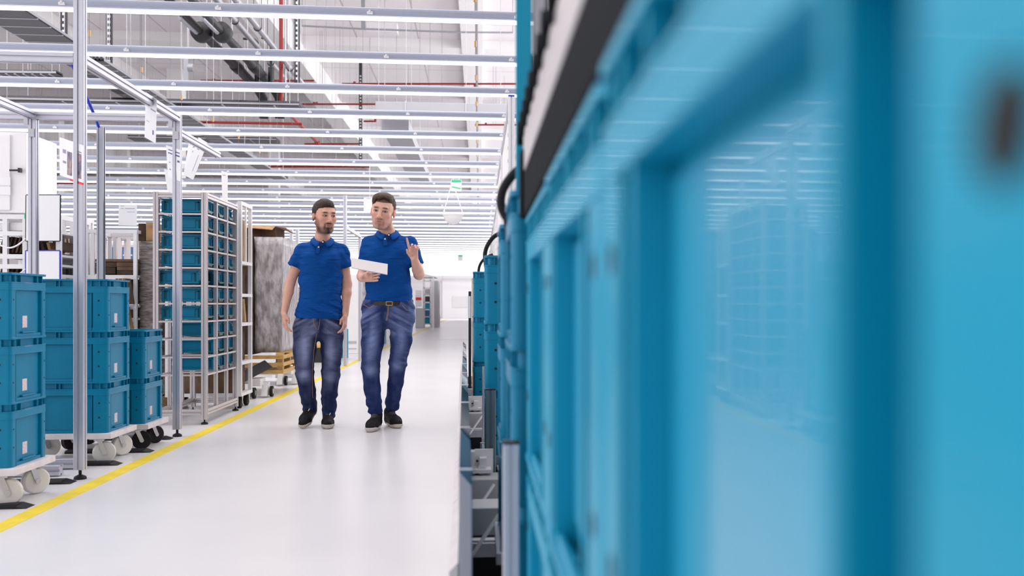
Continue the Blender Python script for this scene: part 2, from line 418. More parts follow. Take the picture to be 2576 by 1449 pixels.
    if paper:
        MB().box(L/2-0.0172, L/2-0.0162, -0.045, 0.005, 0.045, 0.105).build('paper_label', 'label_paper', t)
        if not simple:
            MB().box(L/2-0.0025, L/2-0.0015, -0.05, 0.03, H-0.052, H-0.046).build('label_strip', 'paper', t)
    else:
        mb = MB(); mb.box(L/2-0.004, L/2+0.035, -0.10, 0.02, 0.0, 0.008); mb.box(L/2+0.020, L/2+0.035, -0.10, 0.02, 0.0, 0.022)
        mb.box(L/2-0.004, L/2+0.02, -0.05, -0.02, 0.0, 0.035); mb.tube([(L/2+0.02, -0.10, 0.02), (L/2+0.02, 0.10, 0.02)], 0.007, 6)
        mb.build('label_clip', 'clip_green', t)
    return t

def make_trolley(L, W, z, wheel_r, wheel_mat, label, group=None, deck='deck_board'):
    t = thing('crate_trolley', label, 'trolley', group=group)
    MB().box(-L/2, L/2, -W/2, W/2, z-0.035, z-0.001).build('deck', deck, t, bevel=0.002)
    first = None
    for sx in (-1, 1):
        for sy in (-1, 1):
            cx, cyy = sx*(L/2-0.10), sy*(W/2-0.075); a = 0.25*sx*sy-0.95
            c, s = math.cos(a), math.sin(a)
            ax = Vector((c, s, 0)); f = Vector((-s, c, 0)); wc = Vector((cx, cyy, wheel_r))+f*0.03
            wv = MB()
            for k in (-1, 1): wv.tube([wc+ax*(k*0.004), wc+ax*(k*0.008), wc+ax*(k*0.017), wc+ax*(k*0.021)], [wheel_r*0.93, wheel_r, wheel_r, wheel_r*0.9], 24)
            wv.tube([wc-ax*0.024, wc+ax*0.024], wheel_r*0.3, 12)
            wo = wv.build('wheel', wheel_mat, t)
            fk = MB()
            top = Vector((cx, cyy, z-0.04))
            for k in (-1, 1):
                p = wc+ax*k*0.028; q = Vector((top.x, top.y, z-0.045))+ax*k*0.028
                fk.bar(p, q, 0.003, 0.026, 0, up=ax.cross(q-p) if False else f)
                fk.tube([p-ax*0.004, p+ax*0.004], 0.014, 10)
            fk.box(cx-0.045, cx+0.045, cyy-0.04, cyy+0.04, z-0.043, z-0.036); fk.tube([(cx, cyy, z-0.055), (cx, cyy, z-0.036)], 0.03, 12)
            fk.build('fork', 'steel', wo)
    return t

# three trolleys of stacked crates on the left
big = make_crate(0.6, 0.4, 0.32, 'x', group='large teal crates on the left trolleys')
stacks = [(-2.281, 5.035, 0.196, 3, 'trolley cut by the left edge', ['bottom', 'middle', 'top'], 'crate_teal'),
          (-2.305, 6.35, 0.196, 3, 'three-high trolley behind the nearest post', ['bottom', 'middle', 'top'], 'crate_teal'),
          (-2.275, 6.93, 0.180, 2, 'two-high trolley with black wheels', ['lower', 'upper'], 'crate_teal')]
used = False
for (x1, y0, z, n, where, names, m) in stacks:
    for k in range(n):
        lb = 'large teal plastic crate, %s one on the %s' % (names[k], where)
        loc = (x1-0.3, y0+0.2, z+0.32*k)
        if not used: big.location = loc; big['label'] = lb; used = True
        else: copy_tree(big, None, loc, random.uniform(-.006, .006), lb)
tr = make_trolley(0.66, 0.46, 0.196, 0.068, 'nylon_white', 'pale trolley on white nylon wheels, nearest the camera, under three crates', 'crate trolleys on the left')
tr.location = (-2.281-0.3, 5.035+0.2, 0)
copy_tree(tr, None, (-2.305-0.3, 6.35+0.2, 0), 0, 'pale trolley on white nylon wheels behind the nearest aluminium post')
tr2 = make_trolley(0.66, 0.44, 0.180, 0.062, 'black_rubber', 'pale trolley on black rubber wheels under the two-high crates', 'crate trolleys on the left')
tr2.location = (-2.275-0.3, 6.93+0.2, 0)

# rack of low crates
RX, RY = -2.25, 8.36
rk = thing('crate_rack', 'tall aluminium profile rack holding rows of low teal crates', 'rack', (RX-0.2, RY+0.5, 0))
ps = 0.045
xs = [RX-0.43+ps/2, RX-ps/2]
for i, yy in enumerate((RY+ps/2, RY+1.08-ps/2)):
    for x in xs:
        MB().profile((x, yy, 0.04), (x, yy, 1.93), ps).build('post', 'aluminium_warm', rk)
        mb = MB(); mb.tube([(x, yy, 0.0), (x, yy, 0.012), (x, yy, 0.02)], [0.03, 0.028, 0.01], 12); mb.tube([(x, yy, 0.015), (x, yy, 0.05)], 0.006, 6); mb.build('foot', 'black_rubber', rk)
for yy in (RY+0.37, RY+0.72):
    for x in xs: MB().profile((x, yy, 0.09), (x, yy, 1.90), 0.03).build('upright', 'aluminium_warm', rk)
mb = MB()
for z in (0.10, 1.905):
    for x in xs: mb.profile((x, RY+ps, z), (x, RY+1.08-ps, z), ps)
    for yy in (RY+ps/2, RY+1.08-ps/2): mb.profile((xs[0]+ps/2, yy, z), (xs[1]-ps/2, yy, z), ps)
mb.build('frame', 'aluminium_warm', rk)
for k in range(10):
    z = 1.766-0.1487*k-0.012
    mb = MB()
    y_from = RY if k < 7 else (RY+0.37 if k == 7 else RY+0.37)
    for yy in ([RY+0.012] if k < 9 else [RY+0.012])+[RY+0.385, RY+0.70, RY+1.06]:
        mb.box(xs[0]+0.02, xs[1]-0.02, yy-0.008, yy+0.008, z-0.014, z)
    for x in xs: mb.box(x-0.012, x+0.012, RY+0.04, RY+1.04, z-0.014, z)
    mb.build('shelf_rail', 'aluminium_warm', rk)
low = make_crate(0.335, 0.30, 0.112, 'x', shell='crate_teal', paper=False, simple=True, group='low teal crates in the aluminium rack')
used = False
ordn = ['top', '2nd', '3rd', '4th', '5th', '6th', '7th', '8th', '9th', 'lowest']
for k in range(10):
    for c in range(3):
        if (k == 7 and c == 0) or (k >= 8 and c == 0): continue
        if k == 7 and c == 0: continue
        loc = (RX-0.215+(0.0 if not (k == 4 and c == 0) else -0.03), RY+0.205+0.345*c, 1.766-0.1487*k)
        lb = 'low teal crate in the rack, %s shelf, %s column' % (ordn[k], ['front', 'middle', 'back'][c])
        if not used: low.location = loc; low['label'] = lb; used = True
        else: copy_tree(low, None, loc, random.uniform(-.02, .02), lb)

# ================================================================ ALUMINIUM FRAME ON THE LEFT
fr = thing('aluminium_frame', 'tall frame of slotted aluminium posts and beams standing along the yellow line', 'frame', (-2.8, 6.7, 0))
PX, PX2, Y1, Y2, ZT = -2.268, -3.30, 5.83, 7.63, 2.43
w_ = 0.056
def post(x, y, z1, w=w_, foot=True, z0=0.055):
    MB().profile((x, y, z0), (x, y, z1), w).build('post', 'aluminium', fr)
    if foot:
        mb = MB(); mb.tube([(x, y, 0), (x, y, 0.015), (x, y, 0.025)], [0.035, 0.032, 0.012], 14); mb.tube([(x, y, 0.02), (x, y, z0+0.01)], 0.009, 8)
        mb.build('foot', 'black_rubber', fr)
post(PX, Y1, 3.55); post(PX, Y2, ZT); post(PX2, Y1, 3.55); post(PX2, Y2, ZT)
def beam(a, b, w=w_): MB().profile(a, b, w).build('beam', 'aluminium', fr)
beam((PX-w_/2, Y1, ZT-w_/2), (PX2-2.2, Y1, ZT-w_/2)); beam((PX-w_/2, Y2-0.0, ZT-w_/2), (PX2-1.5, Y2, ZT-w_/2))
for x in (PX, PX2):
    beam((x, Y1+w_/2, ZT-w_/2), (x, Y2-w_/2, ZT-w_/2))
beam((PX, Y2+w_/2, ZT-0.13), (PX, Y2+1.15, ZT-0.13), 0.05)
beam((PX, Y1, 3.52), (PX2-2, Y1, 3.52))
for (x, y) in ((PX, Y2), (PX2, Y2)):
    mb = MB(); mb.bar((x-0.04, y-0.03, ZT-0.10), (x-0.04, y-0.03, ZT-0.055), 0.03, 0.012); mb.box(x-0.02, x+0.02, y-0.036, y-0.03, ZT-0.19, ZT-0.13)
    mb.build('bracket', 'steel', fr)
# floor rails of the frame
for yy, m in ((6.20, 'aluminium'), (5.95, 'aluminium'), (7.72, 'aluminium_grey')):
    tag(MB().profile((-2.42, yy, 0.035), (-4.2, yy, 0.035), 0.06).build('floor_rail', m), 'aluminium rail lying on the floor %s' % {6.20: 'under the middle trolley', 5.95: 'behind the nearest post, before the middle trolley', 7.72: 'behind the two-high trolley'}[yy], 'rail', 'rails lying on the floor')
# lone grey upright with a blue cable
p = at(254, 320, 8.2)
up = thing('cable_upright', 'plain grey aluminium upright with a blue cable at its head', 'upright', (p.x, 8.2, 0))
MB().profile((p.x, 8.2, 0), (p.x, 8.2, p.z), 0.052, slot=0.5).build('post', 'aluminium_grey', up)
q0, q1, q2 = at(205, 215, 7.9), at(228, 268, 8.0), at(249, 322, 8.2)
MB().tube([at(176, 150, 7.8), q0, q1, at(241, 298, 8.1), q2], 0.012, 8).build('cable', 'blue_plastic', up)

# rubber wheel stops on the floor
def stop(px0, px1, py, label):
    a = on_floor(px1, py)
    mb = MB(); L = 0.55
    b = [(0, 0), (0, 0.10), (0.010, 0.10), (0.02, 0.085), (0.02, 0.015), (0.010, 0)]
    x0, x1 = a.x-L, a.x; y = a.y-0.05; n = 6
    vs = [(x0, y+p[1], p[0]) for p in b]+[(x1-(0.05 if p[0] else 0)*1, y+p[1], p[0]) for p in b]
    mb.add(vs, [(i, (i+1) % n, n+(i+1) % n, n+i) for i in range(n)]+[tuple(reversed(range(n))), tuple(range(n, 2*n))])
    tag(mb.build('wheel_stop', 'black_rubber'), label, 'wheel stop', 'black rubber wheel stops')
stop(0, 78, 1275, 'black rubber wheel stop under the nearest trolley')
stop(110, 186, 1214, 'black rubber wheel stop left of the foot of the nearest post')
stop(215, 303, 1168, 'black rubber wheel stop under the middle trolley')
stop(320, 384, 1136, 'black rubber wheel stop at the wheels of the two-high trolley')
stop(395, 433, 1104, 'black rubber wheel stop left of the foot of the farther post')

# ================================================================ SIGNS AND PAPERS
def sheet(name, label, cat, corners, Yc, marks=(), edge=None, group=None, th=0.0015, m='paper', frame=None):
    """flat sheet given by its four photo corners (tl, tr, br, bl); each corner may carry its own depth"""
    pts = [at(c[0], c[1], c[2] if len(c) > 2 else Yc) for c in corners]
    ctr = sum(pts, Vector())/4; t = thing(name, label, cat, ctr, group=group)
    n = (pts[1]-pts[0]).cross(pts[3]-pts[0]).normalized()
    if n.y > 0: n = -n
    def slab(c4, off, th_, mi=0, mb=None):
        mb = mb or MB()
        a = [c+n*off for c in c4]; b = [c+n*(off+th_) for c in c4]
        return mb.add(a+b, [(0, 1, 2, 3), (7, 6, 5, 4), (0, 4, 5, 1), (1, 5, 6, 2), (2, 6, 7, 3), (3, 7, 4, 0)], mi)
    slab(pts, 0, th).build('sheet', m, t)
    def uv(u, v): return pts[0].lerp(pts[1], u).lerp(pts[3].lerp(pts[2], u), v)
    mb = {}
    for (u0, v0, u1, v1, mm) in marks:
        b = mb.setdefault(mm, MB()); slab([uv(u0, v0), uv(u1, v0), uv(u1, v1), uv(u0, v1)], th, 0.0006, 0, b)
    for mm, b in mb.items(): b.build('picture' if mm == 'print_photo' else 'print', mm, t)
    if edge:
        side, mm, wd = edge
        if side == 'all':
            b = MB()
            for i in range(4): b.tube([pts[i], pts[(i+1) % 4]], wd, 6)
            b.build('frame', mm, t)
        else:
            b = MB(); slab([uv(0.45, 1.0), uv(1, 1.0), uv(1, 1+wd), uv(0.45, 1+wd)], -0.001, 0.004, 0, b); b.build('clip', mm, t)
    return t
sheet('paper_sign', 'white instruction sheet with two small photos and a red clip, on the nearest post', 'sign',
      [(150, 345, 6.0), (211, 366, 5.76), (210, 460, 5.76), (151, 441, 6.0)], 5.8,
      [(.33, .30, .53, .92, 'print_photo'), (.75, .26, .92, .92, 'print_photo'), (.14, .28, .28, .38, 'print_grey'), (.14, .58, .28, .64, 'print_grey'), (.6, .2, .92, .23, 'print_grey'), (.60, .62, .68, .66, 'print_grey'), (.58, .3, .68, .42, 'print_grey')], ('bottom', 'red_plastic', 0.06))
sheet('paper_sign', 'long narrow white sheet hanging from the sloping-looking beam between the posts', 'sign',
      [(367, 232, 7.05), (395, 250, 6.98), (392, 361, 6.98), (364, 345, 7.05)], 7, [(.5, .28, .92, .31, 'print_grey'), (.1, .15, .35, .17, 'print_grey'), (.7, .74, .8, .84, 'print_blue'), (.15, .6, .4, .61, 'print_grey')])
sheet('paper_sign', 'white printed sheet with blue text lines on the farther post', 'sign',
      [(418, 365, 7.7), (456, 378, 7.56), (455, 457, 7.56), (423, 444, 7.7)], 7.5,
      [(.15, .10, .9, .13, 'print_blue'), (.12, .2, .9, .24, 'print_blue'), (.25, .33, .55, .37, 'print_blue'), (.75, .36, .9, .42, 'print_blue'), (.15, .5, .25, .53, 'print_grey'), (.45, .5, .6, .62, 'print_grey'), (.15, .72, .25, .76, 'print_grey'), (.5, .76, .6, .9, 'print_grey')])
sheet('paper_sign', 'plain white sheet hanging behind the printed sheet of the farther post', 'sign',
      [(413, 425, 7.9), (438, 432, 7.85), (434, 486, 7.85), (422, 482, 7.9)], 7.9)
sheet('paper_sign', 'long white label strip hanging tilted from the receding beam', 'sign',
      [(500, 346, 8.55), (522, 360, 8.5), (486, 452, 8.5), (463, 440, 8.55)], 8.5, [(.25, .25, .5, .27, 'print_grey'), (.62, .38, .66, .82, 'print_grey')], ('all', 'paper', 0.002))
sheet('paper_sign', 'small white label strip left of the tilted one, on the same beam', 'sign',
      [(475, 360, 8.75), (486, 366, 8.72), (478, 440, 8.72), (462, 440, 8.75)], 8.7)
sheet('paper_sign', 'tall white strip hanging above the rack of low crates', 'sign',
      [(557, 430, 9.9), (573, 434, 9.8), (573, 516, 9.8), (560, 512, 9.9)], 9.9, [(.2, .1, .7, .12, 'print_grey')])
sheet('paper_sign', 'square white sheet with a grey heading, left of the rack of low crates', 'sign',
      [(299, 515), (345, 515), (344, 568), (298, 567)], 9.7, [(.35, .17, .88, .2, 'print_grey'), (.1, .17, .28, .19, 'print_grey'), (.45, .34, .9, .36, 'print_grey'), (.1, .05, .3, .07, 'print_grey')])
sheet('document_board', 'white board with a black frame on the shelf rack at the left', 'board',
      [(66, 491), (152, 491), (151, 606), (65, 606)], 9.3, [], ('all', 'black_plastic', 0.007), th=0.006)
sheet('document_board', 'white board with a blue frame below the black-framed board', 'board',
      [(65, 631), (151, 631), (151, 745), (65, 745)], 9.3, [], ('all', 'blue_plastic', 0.008), th=0.006)
sheet('paper_sign', 'white sheet hanging beyond the two men, left of the taller one', 'sign',
      [(915, 497), (945, 497), (945, 536), (915, 536)], 14.36, [(.2, .05, .6, .08, 'print_grey')])
q = at(930, 499, 14.36); hg = [o for o in COL.objects if o.name.startswith('paper_sign')][-1]; MB().tube([(q.x, 14.365, q.z), (q.x, 14.365, LZ+0.05)], 0.004, 5).build('hanger', 'white_steel', hg)

# ================================================================ SHELVES, CARTS AND PALLETS ON THE LEFT, BEHIND
def px_box(mb, x0, x1, y0, y1, Y, depth, mi=0):
    """box whose front face fills a pixel rectangle at plane Y"""
    a = at(x0, y1, Y); b = at(x1, y0, Y)
    mb.box(a.x, b.x, Y, Y+depth, a.z, b.z, mi); return a, b
def rack(name, label, cat, x0, x1, ytop, Y, depth, shelves, m='white_steel', w=0.04, wheels=False, uprights=(), z0=0.0, group=None, side=False):
    a = at(x0, 900, Y); b = at(x1, 900, Y); zt = at((x0+x1)/2, ytop, Y).z
    t = thing(name, label, cat, ((a.x+b.x)/2, Y+depth/2, 0), group=group)
    zb = 0.12 if wheels else 0.0
    for x in [a.x+w/2, b.x-w/2]+[at(u, 900, Y).x for u in uprights]:
        for y in (Y+w/2, Y+depth-w/2): MB().box(x-w/2, x+w/2, y-w/2, y+w/2, max(zb, z0), zt).build('post', m, t)
    for s in shelves:
        z = at((x0+x1)/2, s, Y).z
        mb = MB(); mb.box(a.x+0.002, b.x-0.002, Y+0.002, Y+depth-0.002, z-0.02, z)
        mb.box(a.x+0.003, b.x-0.003, Y-0.004, Y+0.01, z-0.04, z+0.001); mb.build('shelf', m, t)
    e = 0.0015
    mb = MB(); mb.box(a.x-e, b.x+e, Y-e, Y+w+e, zt-w, zt+e); mb.box(a.x-e, b.x+e, Y+depth-w-e, Y+depth+e, zt-w, zt+e)
    for x in (a.x+w/2, b.x-w/2): mb.box(x-w/2-e/2, x+w/2+e/2, Y, Y+depth, zt-w+e, zt+e/2)
    mb.build('frame', m, t)
    if wheels: MB().box(a.x-e, b.x+e, Y-e, Y+depth+e, zb, zb+0.05).build('base_tray', m, t)
    if wheels:
        for x in (a.x+0.06, b.x-0.04):
            for y in (Y+0.08, Y+depth-0.08):
                wm = MB(); wm.tube([(x-0.018, y, 0.055), (x-0.012, y, 0.055), (x+0.012, y, 0.055), (x+0.018, y, 0.055)], [0.05, 0.055, 0.055, 0.05], 16)
                wo = wm.build('wheel', 'black_rubber', t)
                fm = MB(); fm.bar((x-0.024, y, 0.055), (x-0.024, y, 0.12), 0.03, 0.004, up=(1, 0, 0)); fm.bar((x+0.024, y, 0.055), (x+0.024, y, 0.12), 0.03, 0.004, up=(1, 0, 0)); fm.build('fork', 'steel', wo)
    return t
# shelf rack at far left with dark boards, and a white cabinet on top of it
rack('shelf_rack', 'white shelf rack full of dark boards at the left edge, below a white cabinet', 'rack', -40, 152, 540, 9.35, 0.7, [582, 640, 665, 690, 800], uprights=(12, 62))
def clutter(x0, x1, y0, y1, Y, depth, n, m, lean, label, cat, group, name='board'):
    for i in range(n):
        xa = x0+(x1-x0)*i/n; a = at(xa, y1, Y); b = at(xa+(x1-x0)/n*0.85, y0+random.uniform(0, 5), Y)
        mb = MB(); c = (a.x+b.x)/2; th = max(0.012, (b.x-a.x)*0.5)
        mb.bar((c-lean*(b.z-a.z)*0.5, Y+depth/2, a.z), (c+lean*(b.z-a.z)*0.5, Y+depth/2, b.z), th, depth, up=(0, 1, 0))
        tag(mb.build(name, m[i % len(m)]), label+', %s from its left end' % ordinal(i+1), cat, group)
CB = ['cardboard_dark', 'cardboard_brown', 'cardboard_dark', 'cardboard']
clutter(0, 62, 593, 636, 9.42, 0.5, 6, CB[:3], 0.25, 'dark board on the upper shelf at the left edge', 'board', 'dark boards on the left rack')
clutter(66, 148, 606, 628, 9.42, 0.5, 5, CB, -0.25, 'dark board between the two framed boards', 'board', 'dark boards between the framed boards')
clutter(0, 62, 668, 688, 9.42, 0.5, 5, CB[:2], 0.3, 'dark board low in the left rack', 'board', 'low dark boards on the left rack')
tag(px_box(mb := MB(), 0, 64, 560, 580, 9.4, 0.4) and mb.build('flat_box', 'box_white'), 'flat white box under the white cabinet at the left edge', 'box')
tag(px_box(mb := MB(), 12, 60, 642, 650, 9.4, 0.4) and mb.build('flat_box', 'box_white'), 'flat white box on the middle shelf of the rack at the left edge', 'box')
# hoop cables in front of the rack
for (ya, lb) in ((592, 'white cable looped across the upper shelf of the left rack'), (668, 'white cable looped low across the left rack')):
    pts = [at(-10+75*i/8, ya+18-abs(4.2-i)**2*0.0+math.sin(math.pi*i/8)*18-i*1.2, 9.3) for i in range(9)]
    tag(MB().tube(pts, 0.008, 6).build('cable', 'white_steel'), lb, 'cable', 'cables looped over the left rack')
cab = thing('wall_cabinet', 'white cabinet with a black handle set on top of the rack at the left edge', 'cabinet', at(0, 540, 9.6))
mb = MB(); a = at(-30, 535, 9.35); b = at(66, 333, 9.35); mb.box(a.x, b.x, 9.35, 10.0, a.z, b.z); mb.build('body', 'box_white', cab, bevel=0.004)
mb = MB(); a2 = at(-25, 528, 9.35); b2 = at(27, 340, 9.35); mb.box(a2.x, b2.x, 9.33, 9.35, a2.z, b2.z)
dr = mb.build('door', 'box_white', cab)
mb = MB(); h0 = at(27, 429, 9.33); h1 = at(52, 429, 9.33); mb.tube([h0+Vector((0, -.02, 0)), h1+Vector((0, -.02, 0))], 0.009, 8); mb.box(h1.x-0.012, h1.x+0.012, 9.30, 9.335, h1.z-0.02, h1.z+0.02); mb.build('handle', 'black_plastic', dr)
for (y0, y1) in ((446, 466), (470, 490)):
    mb = MB(); px_box(mb, -10, 26, y0, y1, 9.325, 0.004); mb.build('paper_label', 'grey_panel' if False else 'paper', cab)
mb = MB(); px_box(mb, 61, 65, 537, 550, 9.33, 0.01); mb.build('green_tag', 'sign_green', cab)
# narrow rack with tan boxes
rack('cart_rack', 'narrow white wheeled rack with tan boxes between the nearest posts', 'rack', 152, 186, 542, 10.0, 0.5, [640], wheels=True)
for (x0, x1, y0, y1, lb) in ((158, 176, 588, 632, 'tall'), (146, 160, 604, 634, 'short')):
    mb = MB(); a, b = at(x0, y1, 10.05), at(x1, y0, 10.05)
    mb.add([(a.x, 10.05, a.z), (b.x, 10.05, a.z), (b.x-0.02, 10.05, b.z-0.06), (a.x+0.03, 10.05, b.z), (a.x, 10.4, a.z), (b.x, 10.4, a.z), (b.x-0.02, 10.4, b.z-0.06), (a.x+0.03, 10.4, b.z)],
           [(0, 1, 2, 3), (7, 6, 5, 4), (0, 4, 5, 1), (1, 5, 6, 2), (2, 6, 7, 3), (3, 7, 4, 0)])
    tag(mb.build('cardboard_box', 'cardboard'), '%s tan cardboard box on the narrow white rack by the framed boards' % lb, 'box')
mb = MB(); px_box(mb, 152, 186, 641, 720, 9.95, 0.02); 
mb2 = thing('notice_panel', 'white panel with grey and red print behind the nearest post', 'panel', at(168, 700, 9.95))
mb.build('sheet', 'paper', mb2)
mb = MB(); px_box(mb, 166, 172, 672, 705, 9.94, 0.008); px_box(mb, 176, 180, 665, 700, 9.94, 0.008); mb.build('print', 'print_grey', mb2)
mb = MB(); px_box(mb, 164, 170, 705, 720, 9.94, 0.008); mb.build('red_mark', 'red_paint', mb2)
# open shelf with cardboard behind the middle trolley
rack('shelf_cart', 'low white shelf cart stacked with flat brown cardboard behind the middle crates', 'cart', 213, 344, 578, 9.6, 0.6, [692, 768, 800], uprights=(232,), wheels=True, w=0.032)
for (x0, x1, y0, y1, m, lb) in ((235, 344, 652, 658, 'cardboard_brown', 'topmost'), (236, 292, 660, 672, 'cardboard_dark', 'thick dark'), (293, 344, 660, 670, 'cardboard_brown', 'pale-edged'),
                            (236, 290, 673, 689, 'cardboard_dark', 'lowest left'), (294, 344, 671, 680, 'cardboard_brown', 'second lowest right'), (294, 344, 681, 690, 'cardboard_dark', 'lowest right')):
    mb = MB(); px_box(mb, x0, x1, y0, y1, 9.63, 0.5)
    tag(mb.build('cardboard_stack', m), '%s pile of flat cardboard on the shelf cart behind the middle crates' % lb, 'cardboard')
for i in range(5):
    a = at(322+i*5, 765, 9.65); b = at(312+i*5, 702, 9.65)
    mb = MB().bar(a, b, 0.014, 0.4, up=(0, 1, 0)); tag(mb.build('cardboard_sheet', ['cardboard_brown', 'cardboard'][i % 2]), 'brown cardboard sheet leaning in the shelf cart, upper row, %s from left' % ordinal(i+1), 'cardboard', 'cardboard sheets leaning in the shelf cart, upper row')
for i in range(5):
    a = at(334+i*3, 832, 9.7); b = at(322+i*3, 772, 9.7)
    mb = MB().bar(a, b, 0.012, 0.4, up=(0, 1, 0)); tag(mb.build('cardboard_sheet', ['cardboard', 'cardboard_brown'][i % 2]), 'brown cardboard sheet leaning in the shelf cart, lower row, %s from left' % ordinal(i+1), 'cardboard', 'cardboard sheets leaning in the shelf cart, lower row')
# grey table frame and blue crates further back
rack('work_table', 'grey work table frame behind the shelf cart, blue crates beyond', 'table', 238, 345, 583, 11.5, 0.7, [590], m='aluminium_warm', w=0.035, uprights=(262, 300, 322))
bk = thing('blue_bin', 'x', 'bin', at(300, 700, 16), group='small blue bins far behind the shelf cart')
a = at(286, 655, 16); b = at(302, 622, 16)
mb = MB(); wv, dv, hv = (b.x-a.x), 0.4, (b.z-a.z)
mb.box(a.x, b.x, 16, 16+dv, a.z, b.z); mb.build('shell', 'window_blue', bk); MB().box(a.x+0.03, b.x-0.03, 15.99, 16, a.z+hv*0.35, a.z+hv*0.45).build('label_strip', 'paper', bk)
bk['label'] = 'small blue bin with a white strip far behind the shelf cart, 5th from the left'
for (x, n_) in ((212, 1), (228, 2), (246, 3), (268, 4), (305, 6), (322, 7), (338, 8)):
    copy_tree(bk, None, (bk.location.x+(at(x, 650, 16).x-a.x), 16, bk.location.z), 0, 'small blue bin with a white strip far behind the shelf cart, %s from the left' % ordinal(n_))
rack('storage_rack', 'white storage rack far behind the shelf cart carrying the blue bins', 'rack', 205, 350, 608, 15.95, 0.6, [656, 700, 745], w=0.05, uprights=(240, 272, 318))

# dark film-wrapped load left of the crate rack, orange box
t = thing('wrapped_load', 'tall dark brown load wrapped in film, standing left of the crate rack', 'pallet load', at(362, 830, 9.7))
mb = MB(); a, b = at(348, 870, 9.7), at(380, 606, 9.7); mb.box(a.x, b.x+0.10, 9.7, 10.5, 0.12, b.z); mb.build('film', 'film_dark', t, bevel=0.02)
mb = MB(); mb.box(a.x, b.x+0.10, 9.7, 10.5, 0.0, 0.115); mb.build('pallet', 'wood_yellow', t)
mb = MB(); px_box(mb, 348, 365, 562, 605.6, 9.72, 0.5); tag(mb.build('cardboard_box', 'cardboard_dark'), 'dark box beside the orange-brown one on the dark wrapped load', 'box')
mb = MB(); px_box(mb, 367, 388, 560, 605.6, 9.72, 0.5); tag(mb.build('cardboard_box', 'cardboard'), 'orange-brown cardboard box at the head of the dark wrapped load', 'box')

# white wheeled cart with cardboard, behind the crate rack
def yz_cart():
    X1, Y0, Y1c, X0 = -2.25, 9.55, 10.0, -2.95
    t = thing('shelf_cart', 'white wheeled cart with brown cardboard on its shelves, right behind the crate rack', 'cart', ((X0+X1)/2, 9.78, 0))
    wq = 0.035; zt = 1.98
    for x in (X0+wq/2, X1-wq/2):
        for y in (Y0+wq/2, Y1c-wq/2): MB().box(x-wq/2, x+wq/2, y-wq/2, y+wq/2, 0.12, zt).build('post', 'white_steel', t)
    MB().box(X1-0.02, X1-0.005, (Y0+Y1c)/2-0.015, (Y0+Y1c)/2+0.015, 1.41, zt).build('upright', 'white_steel', t)
    zs = [1.41, 1.10, 0.82, 0.45, 0.15]
    for z in zs:
        mb = MB(); mb.box(X0+0.002, X1+0.002, Y0-0.002, Y1c-0.002, z-0.03, z); mb.build('shelf', 'white_steel', t)
    mb = MB()
    for x in (X0+wq/2, X1-wq/2): mb.box(x-wq/2-0.001, x+wq/2+0.001, Y0-0.001, Y1c+0.001, zt-wq, zt+0.001)
    mb.box(X0+wq/2, X1-wq/2, Y1c-wq, Y1c, zt-wq, zt); mb.build('frame', 'white_steel', t)
    for y in (Y0+0.1, Y1c-0.08):
        for x in (X0+0.08, X1-0.04):
            wo = MB().tube([(x-0.02, y, 0.057), (x-0.012, y, 0.057), (x+0.012, y, 0.057), (x+0.02, y, 0.057)], [0.05, 0.057, 0.057, 0.05], 18).build('wheel', 'black_rubber', t)
            MB().bar((x+0.026, y, 0.055), (x+0.026, y, 0.12), 0.03, 0.004, up=(1, 0, 0)).tube([(x-0.03, y, 0.057), (x+0.03, y, 0.057)], 0.014, 8).build('fork', 'steel', wo)
    for z, h, m, lb in ((1.41, 0.42, 'cardboard', 'tan cardboard box on the top shelf of the white cart behind the crate rack'), (1.10, 0.25, 'cardboard_dark', 'dark box on the second shelf of the white cart behind the crate rack'),
                        (0.45, 0.30, 'cardboard_dark', 'dark box low in the white cart behind the crate rack'), (0.15, 0.25, 'cardboard_brown', 'brown box on the lowest shelf of the white cart behind the crate rack')):
        tag(MB().box(X0+0.06, X1-0.06, Y0+0.05, Y1c-0.05, z+0.001, z+h).build('cardboard_box', m, bevel=0.004), lb, 'box')
    for i in range(5):
        y = Y0+0.07+i*0.07
        tag(MB().bar((X1-0.10, y, 0.821), (X1-0.12, y, 1.05), 0.02, 0.5, up=(0, 1, 0)).build('cardboard_sheet', ['cardboard', 'cardboard_brown'][i % 2]), 'cardboard sheet on the third shelf of the white cart, %s from the camera' % ordinal(i+1), 'cardboard', 'cardboard sheets in the white cart')
yz_cart()

# film-wrapped pallet load with open carton on top, on a wooden crate and a pallet truck
def ring_noise_box(x0, x1, y0, y1, z0, z1, amp, n=9, nz=14, seed=1):
    rnd = random.Random(seed); pts = []
    per = [(x0+(x1-x0)*i/n, y0) for i in range(n)]+[(x1, y0+(y1-y0)*i/n) for i in range(n)]+[(x1-(x1-x0)*i/n, y1) for i in range(n)]+[(x0, y1-(y1-y0)*i/n) for i in range(n)]
    N = len(per); cx, cyy = (x0+x1)/2, (y0+y1)/2
    for k in range(nz+1):
        for (x, y) in per:
            s = 1+rnd.uniform(-amp, amp); pts.append((cx+(x-cx)*s, cyy+(y-cyy)*s, z0+(z1-z0)*k/nz))
    fs = [(k*N+i, k*N+(i+1) % N, (k+1)*N+(i+1) % N, (k+1)*N+i) for k in range(nz) for i in range(N)]+[tuple(range(N*nz, N*nz+N)), tuple(reversed(range(N)))]
    return pts, fs
t = thing('wrapped_load', 'tall load wrapped in crinkled clear film on a wooden crate, behind the white cart', 'pallet load', (-2.45, 11.5, 0))
mb = MB(); mb.add(*ring_noise_box(-2.44, -2.15, 10.95, 11.9, 0.47, 1.735, 0.02, seed=3), 0, True); mb.build('film', 'film_wrap', t)
mb = MB(); mb.box(-3.0, -2.45, 10.9, 11.9, 0.45, 1.72); mb.build('carton', 'cardboard_dark', t)
